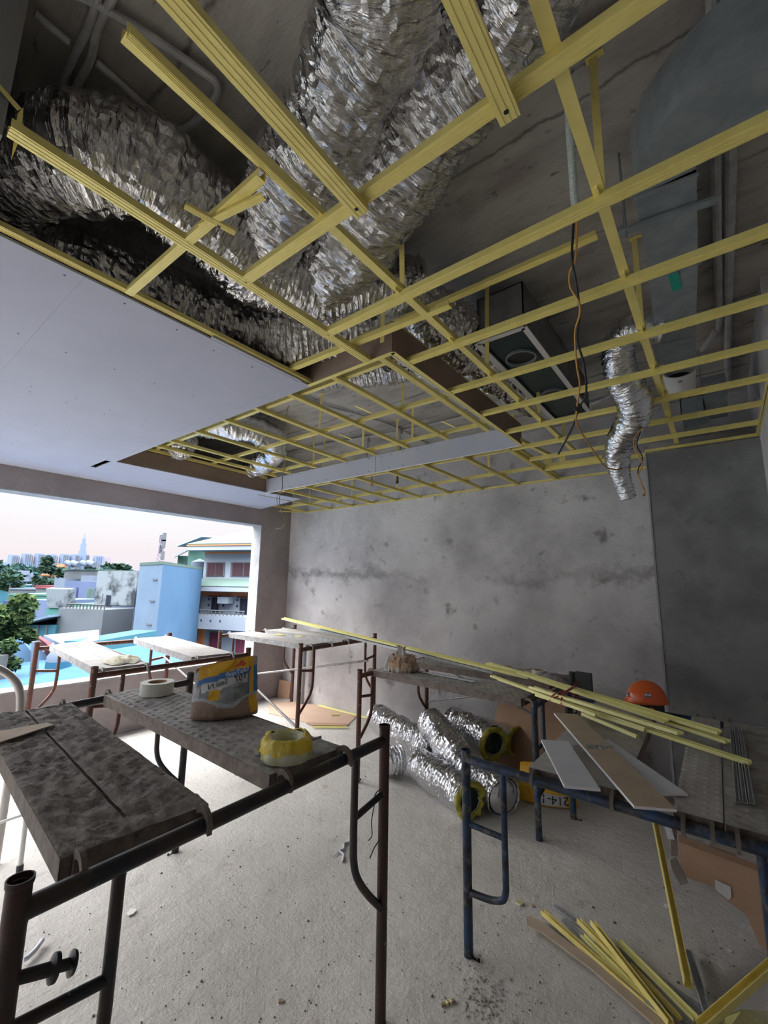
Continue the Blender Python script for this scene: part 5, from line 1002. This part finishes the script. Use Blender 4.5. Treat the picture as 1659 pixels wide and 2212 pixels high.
# lavender house
t, Q, u, n, W, zt = house(140, 40, 214, 37, 1255, 9, CW['lav'], 'lavender-blue house with tall green windows', 'lavender_house')
pane(t, Q, .70, .93, zof(200, 38, 1295), zof(200, 38, 1270), CW['roofg'], CW['white']); pane(t, Q, .40, .43, zof(170, 38, 1294), zof(170, 38, 1269), CW['purple'])
t, Q, u, n, W, zt = house(136, 52, 206, 48, 1232, 8, CW['grey'], 'grey rooftop storey with tanks above the lavender house', 'rooftop_house', CW['roofg'])
for s in (.15, .32, .62, .8):
    p = Q(s, zt+.3, .3); MB().tube([p+Vector((0,0,.4)), p+u*1.0+Vector((0,0,.2))], .26, 12).build('steel_tank', CW['white'], t, smooth='auto')
t, Q, u, n, W, zt = house(117, 50, 140, 49, 1249, 6, CW['white'], 'white cube house left of the rooftop tanks', 'white_house')
t, Q, u, n, W, zt = house(174, 44, 198, 43, 1243, 3, CW['white'], 'solar water heater on a sloping frame', 'solar_heater', cat='water heater', base=zof(185, 44, 1258))
# turquoise house, teal panels
t, Q, u, n, W, zt = house(108, 30, 163, 28.5, 1312, 6, CW['teal'], 'turquoise house with a stained parapet and narrow window', 'turquoise_house'); pane(t, Q, .66, .82, zof(148, 29, 1366), zof(148, 29, 1345), CW['stain'], CW['white'])
MB().plate([Q(.1, zt, .1), Q(1.0, zt, .1), Q(1.0, zt+1.0, .3), Q(.1, zt+1.0, .3)], -.3).build('stained_parapet', CW['stained'], t)
t, Q, u, n, W, zt = house(163, 28.4, 213, 27, 1303, 7, CW['teal'], 'plain turquoise wall joining the stained white house', 'turquoise_house')
t, Q, u, n, W, zt = house(62, 27, 134, 26, 1349, 6, CW['aqua'], 'low shed clad in blue-green panels with a pale sloping roof', 'panel_shed')
MB().plate([Q(-.25, zt-.15, .6), Q(1.02, zt+.40, .6), Q(1.02, zt+.45, -3), Q(-.2, zt-.1, -3)], .1).build('sloping_roof', CW['skyl'], t)
m = MB()
for i in range(1, 4): m.bar(Q(i*.25, zt-3, .04), Q(i*.25, zt, .04), .06, .05, up=n)
m.bar(Q(0, zt-1.6, .04), Q(1, zt-1.4, .04), .06, .05); m.build('panel_joint', CW['grey'], t)
t, Q, u, n, W, zt = house(56, 36, 112, 34, 1297, 8, CW['lav'], 'blue-violet block behind the turquoise house', 'violet_house', ref=1)
t, Q, u, n, W, zt = house(14, 37, 56, 36, 1298, 8, CW['purple'], 'dark purple wall behind the tree crown', 'purple_house')
t, Q, u, n, W, zt = house(24, 46, 130, 44, 1286, 5, CW['teal'], 'long low terrace wall with a mint coping', 'terrace_house', CW['mint'])
t, Q, u, n, W, zt = house(24, 54, 82, 53, 1273, 7, CW['grey'], 'grey flat-roofed house under the red roof', 'grey_house', CW['white'])
t, Q, u, n, W, zt = house(80, 52, 128, 50, 1271, 6, CW['grey'], 'small grey house with a red roof edge', 'grey_house', CW['red'])
t, Q, u, n, W, zt = house(76, 62, 120, 60, 1264, 8, CW['red'], 'long brick-red metal roof', 'red_roof_house', base=zof(90, 60, 1275))
t, Q, u, n, W, zt = house(-20, 66, 78, 64, 1264, 6, CW['aqua'], 'pale aqua low roofs at the left', 'aqua_house', CW['skyl'])
t = thing('frame_house', az(55, 70, 1260), 'white open portal frame house among the trees', 'building', 'houses of the town'); m = MB()
for (x0, y0, x1, y1) in [(37, 1265, 37, 1238), (37, 1238, 64, 1238), (64, 1238, 64, 1254), (45, 1262, 45, 1252), (45, 1252, 86, 1252), (64, 1248, 72, 1248)]: m.bar(az(x0, 70, y0), az(x1, 70, y1), .55, .55, up=(.7, .7, .1))
m.build('portal_frame', CW['white'], t)
t, Q, u, n, W, zt = house(88, 78, 118, 76, 1231, 6, CW['white'], 'small house with a bright orange gable', 'orange_roof_house', base=zof(100, 76, 1245)); MB().plate([Q(0, zt-1, .1), Q(1, zt-1, .1), Q(.7, zt+.6, -2), Q(.05, zt+.8, -2)], .3).build('gable_roof', CW['orange'], t)
for i, (p0, p1, py) in enumerate([(-30, 8, 1250), (8, 40, 1255), (118, 150, 1262), (0, 60, 1262), (150, 210, 1248)]):
    house(p0, 95+i*6, p1, 94+i*6, py, 6, CW[('skyl', 'white', 'cream', 'aqua', 'haze')[i]], ['pale blue low block at the left edge', 'white low block left of the portal frame', 'cream low block under the towers', 'aqua strip of roofs below the trees', 'hazy blue block beyond the rooftop tanks'][i], 'low_house')
# near roofs
def roofslab(pts, mt, label, name='near_roof', th=.15): return MB().plate(pts, th).build(name, mt, None, label, 'roof')
zr_ = -2.2
roofslab([az(94, 20, 1372), az(214, 20, 1360), az(214, 12, 1382), az(150, 13, 1400)], CW['skyl'], 'pale ribbed metal sheet roof in front of the turquoise wall')
t, Q, u, n, W, zt = house(156, 15, 216, 14.5, 1384, 3, CW['aqua'], 'dark blue wall below the pale sheet roof', 'shed_wall')
t = thing('gable_house', az(62, 17, 1420), 'blue house with a steep gable and red verge', 'building', 'houses of the town')
a_, b_, c_ = az(66, 16.5, 1375), az(28, 17, 1425), az(112, 15, 1430); MB().plate([a_, b_, Vector((b_.x, b_.y, G0)), Vector((c_.x, c_.y, G0)), c_], .3).build('gable_wall', CW['sky'], t); MB().plate([a_+Vector((0,0,.1)), az(98, 15, 1388), az(135, 13, 1428), c_], .08).build('verge', CW['red'], t)
roofslab([az(-40, 14, 1438), az(120, 14, 1424), az(200, 14, 1410), az(330, 12, 1388), az(430, 12, 1392), (-5.75, 3.6, .35), (-5.75, -2.5, -.35), az(-160, 13, 1448)], cm('blue_metal_roof', (.019, .054, .12), c2=(.017, .049, .11), scale=2, bump=(30, .1, .01)), 'large bright blue metal roof just outside the parapet')
t, Q, u, n, W, zt = house(-40, 19, 33, 18, 1416, 3, CW['lav'], 'blue wall with a downpipe left of the gable house', 'blue_house')
MB().tube([az(20, 17.5, 1402), az(22, 17.5, 1440)], .22, 10).build('downpipe', CW['grey'], t)
p = az(128, 10.5, 1425); t = thing('water_tank', p, 'small stacked white and blue water tank seen below the window-side plank', 'tank')
MB().lathe((p.x, p.y, p.z-.55), [(0, 0), (.2, 0), (.2, .35), (.16, .40), (.2, .44), (.2, .62), (.16, .68), (.12, .8), (0, .86)], 20).build('tank_body', CW['white'], t, smooth='auto'); MB().lathe((p.x, p.y, p.z-.14), [(.205, 0), (.205, .12)], 20).build('blue_band', CW['roofb'], t); MB().bar((p.x-.15, p.y-.3, p.z-.6), (p.x-.2, p.y-.35, p.z+.35), .12, .1, up=(0, 1, 0)).build('side_post', CW['skyl'], t)
# far skyline
towers = [(17, 44, 1198), (45, 73, 1195), (74, 100, 1195), (100, 127, 1197), (128, 154, 1196), (155, 176, 1197), (178, 198, 1197), (200, 217, 1200)]
for i, (a_, b_, py) in enumerate(towers):
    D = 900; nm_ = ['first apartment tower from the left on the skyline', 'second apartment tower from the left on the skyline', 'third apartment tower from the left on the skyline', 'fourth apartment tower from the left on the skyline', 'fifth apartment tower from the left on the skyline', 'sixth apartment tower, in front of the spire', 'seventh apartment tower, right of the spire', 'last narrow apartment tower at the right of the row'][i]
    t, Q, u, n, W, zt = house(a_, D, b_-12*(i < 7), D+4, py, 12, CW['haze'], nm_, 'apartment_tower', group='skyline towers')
    P = [Q(1.0, 0, -3), Q(1.0+7/(b_-a_-11), 0, -5), Q(1.0+7/(b_-a_-11), 0, -12), Q(1.0, 0, -12)]; MB().prism([(p.x, p.y) for p in P], G0, zt-2).build('shade_tinted_wing', CW['hazep'], t)  # wing shading is painted in as a pinker colour than the front
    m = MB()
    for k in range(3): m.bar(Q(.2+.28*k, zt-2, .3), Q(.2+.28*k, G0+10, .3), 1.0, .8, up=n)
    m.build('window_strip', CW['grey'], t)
p = az(172, 1500, 1240); t = thing('spire_tower', (p.x, p.y, G0), 'slender stepped skyscraper with a needle spire', 'tower'); z_ = lambda py: az(172, 1500, py).z
for (py0, py1, hw, nm) in [(1260, 1190, 7.5, 'lower_shaft'), (1190, 1174, 5.5, 'middle_shaft'), (1174, 1163, 3.5, 'upper_shaft')]: MB().box((p.x-hw, p.y-hw, z_(py0)), (p.x+hw, p.y+hw, z_(py1))).build(nm, CW['haze'], t)
MB().lathe((p.x, p.y, z_(1163)), [(2.4, 0), (.8, z_(1151)-z_(1163)), (0, z_(1150)-z_(1163))], 8).build('spire', CW['haze'], t)
p = az(344, 130, 1240); t = thing('antenna_mast', (p.x, p.y, G0), 'lattice telecom mast behind the blue block', 'mast'); z_ = lambda py: az(344, 130, py).z; m = MB()
for k in range(3):
    a = k*2.094; m.tube([(p.x+math.cos(a)*1.2, p.y+math.sin(a)*1.2, z_(1232)), (p.x+math.cos(a)*.35, p.y+math.sin(a)*.35, z_(1158))], .10, 5)
for k in range(9):
    s0, s1 = k/9, (k+1)/9; zz0, zz1 = z_(1232-74*s0), z_(1232-74*s1); r0, r1 = 1.2-.85*s0, 1.2-.85*s1
    for j in range(3): a, b = j*2.094, (j+1)*2.094; m.tube([(p.x+math.cos(a)*r0, p.y+math.sin(a)*r0, zz0), (p.x+math.cos(b)*r1, p.y+math.sin(b)*r1, zz1)], .07, 4)
m.build('lattice', CW['hazep'], t); m = MB()
for k, py in enumerate((1160, 1164, 1175, 1186, 1200)): m.obox((p.x+(-1)**k*.8, p.y, z_(py)), (.35, 0, 0), (0, .35, 0), (0, 0, 1.1))
m.build('panel_antennas', CW['grey'], t); MB().tube([(p.x, p.y, G0), (p.x, p.y, z_(1228))], .5, 8).build('mast_foot', CW['hazep'], t)
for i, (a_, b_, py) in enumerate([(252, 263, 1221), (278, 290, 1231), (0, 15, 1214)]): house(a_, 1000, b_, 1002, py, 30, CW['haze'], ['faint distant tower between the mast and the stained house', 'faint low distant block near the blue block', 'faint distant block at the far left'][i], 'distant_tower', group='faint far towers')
# trees
LEAF = [cm('leaf_'+n, c) for n, c in (('green', (.014, .03, .014)), ('light', (.032, .052, .018)), ('blue', (.018, .042, .042)))]
def tree(px, py, d, rad, hh, label, nl=900, mi_=(0, 1), ls=.28, blobs=9, seed=0):
    random.seed(seed); c = az(px, d, py); t = thing('tree', (c.x, c.y, G0), label, 'tree', 'trees of the town'); MB().tube([(c.x, c.y, G0), (c.x+.2, c.y, c.z)], [.25, .1], 8).build('trunk', CW['stain'], t)
    m = MB(); cs = [(Vector((random.uniform(-1, 1)*rad, random.uniform(-1, 1)*rad, random.uniform(-1, 1)*hh)), random.uniform(.45, .7)*min(rad, hh*1.15)) for _ in range(blobs)]
    for i in range(nl):
        o, r_ = random.choice(cs); v = Vector((random.gauss(0, 1), random.gauss(0, 1), random.gauss(0, 1))).normalized()*r_*random.uniform(.75, 1.02); p = c+o+v; s_ = ls*random.uniform(.6, 1.3)
        a = Vector((random.gauss(0, 1), random.gauss(0, 1), random.gauss(0, .5))).normalized(); b = a.cross(Vector((random.gauss(0, 1), random.gauss(0, 1), random.gauss(0, 1)))).normalized()
        m.add([p-a*s_, p+b*s_*.45, p+a*s_, p-b*s_*.45], [(0, 1, 2, 3)], random.choice(mi_))
    for o, r_ in cs: m.lathe(c+o-Vector((0, 0, r_*.7)), [(0, 0), (r_*.6, r_*.3), (r_*.72, r_*.7), (r_*.5, r_*1.2), (0, r_*1.4)], 9, mi=mi_[0])
    m.build('foliage', LEAF, t, kind='stuff')
tree(-16, 1345, 14, .46, .5, 'large leafy tree crown at the left edge of the opening', 5200, (0, 1, 1), .10, 16, 3)
tree(20, 1378, 15, .45, .22, 'lower part of green foliage beside the gable house', 2200, (0, 1, 0), .10, 12, 4)
tree(-2, 1412, 11, .25, .2, 'small shrub at the bottom left of the opening', 500, (0, 1), .06, 5, 5)
tree(236, 1236, 62, 2.3, .8, 'dark spreading tree behind the stained house', 900, (2, 0), .5, 9, 6)
tree(112, 1242, 66, 1.0, 2.2, 'tall narrow tree right of the portal frame', 700, (0, 2), .45, 8, 7)
tree(25, 1244, 85, 3.0, 1.4, 'hazy round tree left of the portal frame', 900, (2, 2, 0), .6, 9, 8)
tree(60, 1238, 110, 5.5, 1.2, 'far row of hazy trees under the towers', 1100, (2,), .8, 14, 9)
tree(5, 1240, 105, 4.5, 1.5, 'far hazy trees at the left edge', 900, (2,), .8, 12, 10)
tree(72, 1260, 64, 2.4, .5, 'low hedge below the portal frame', 800, (0, 2), .4, 9, 11)
tree(24, 1252, 60, 1.0, .9, 'round bush left of the portal frame', 500, (0, 2), .35, 6, 12)
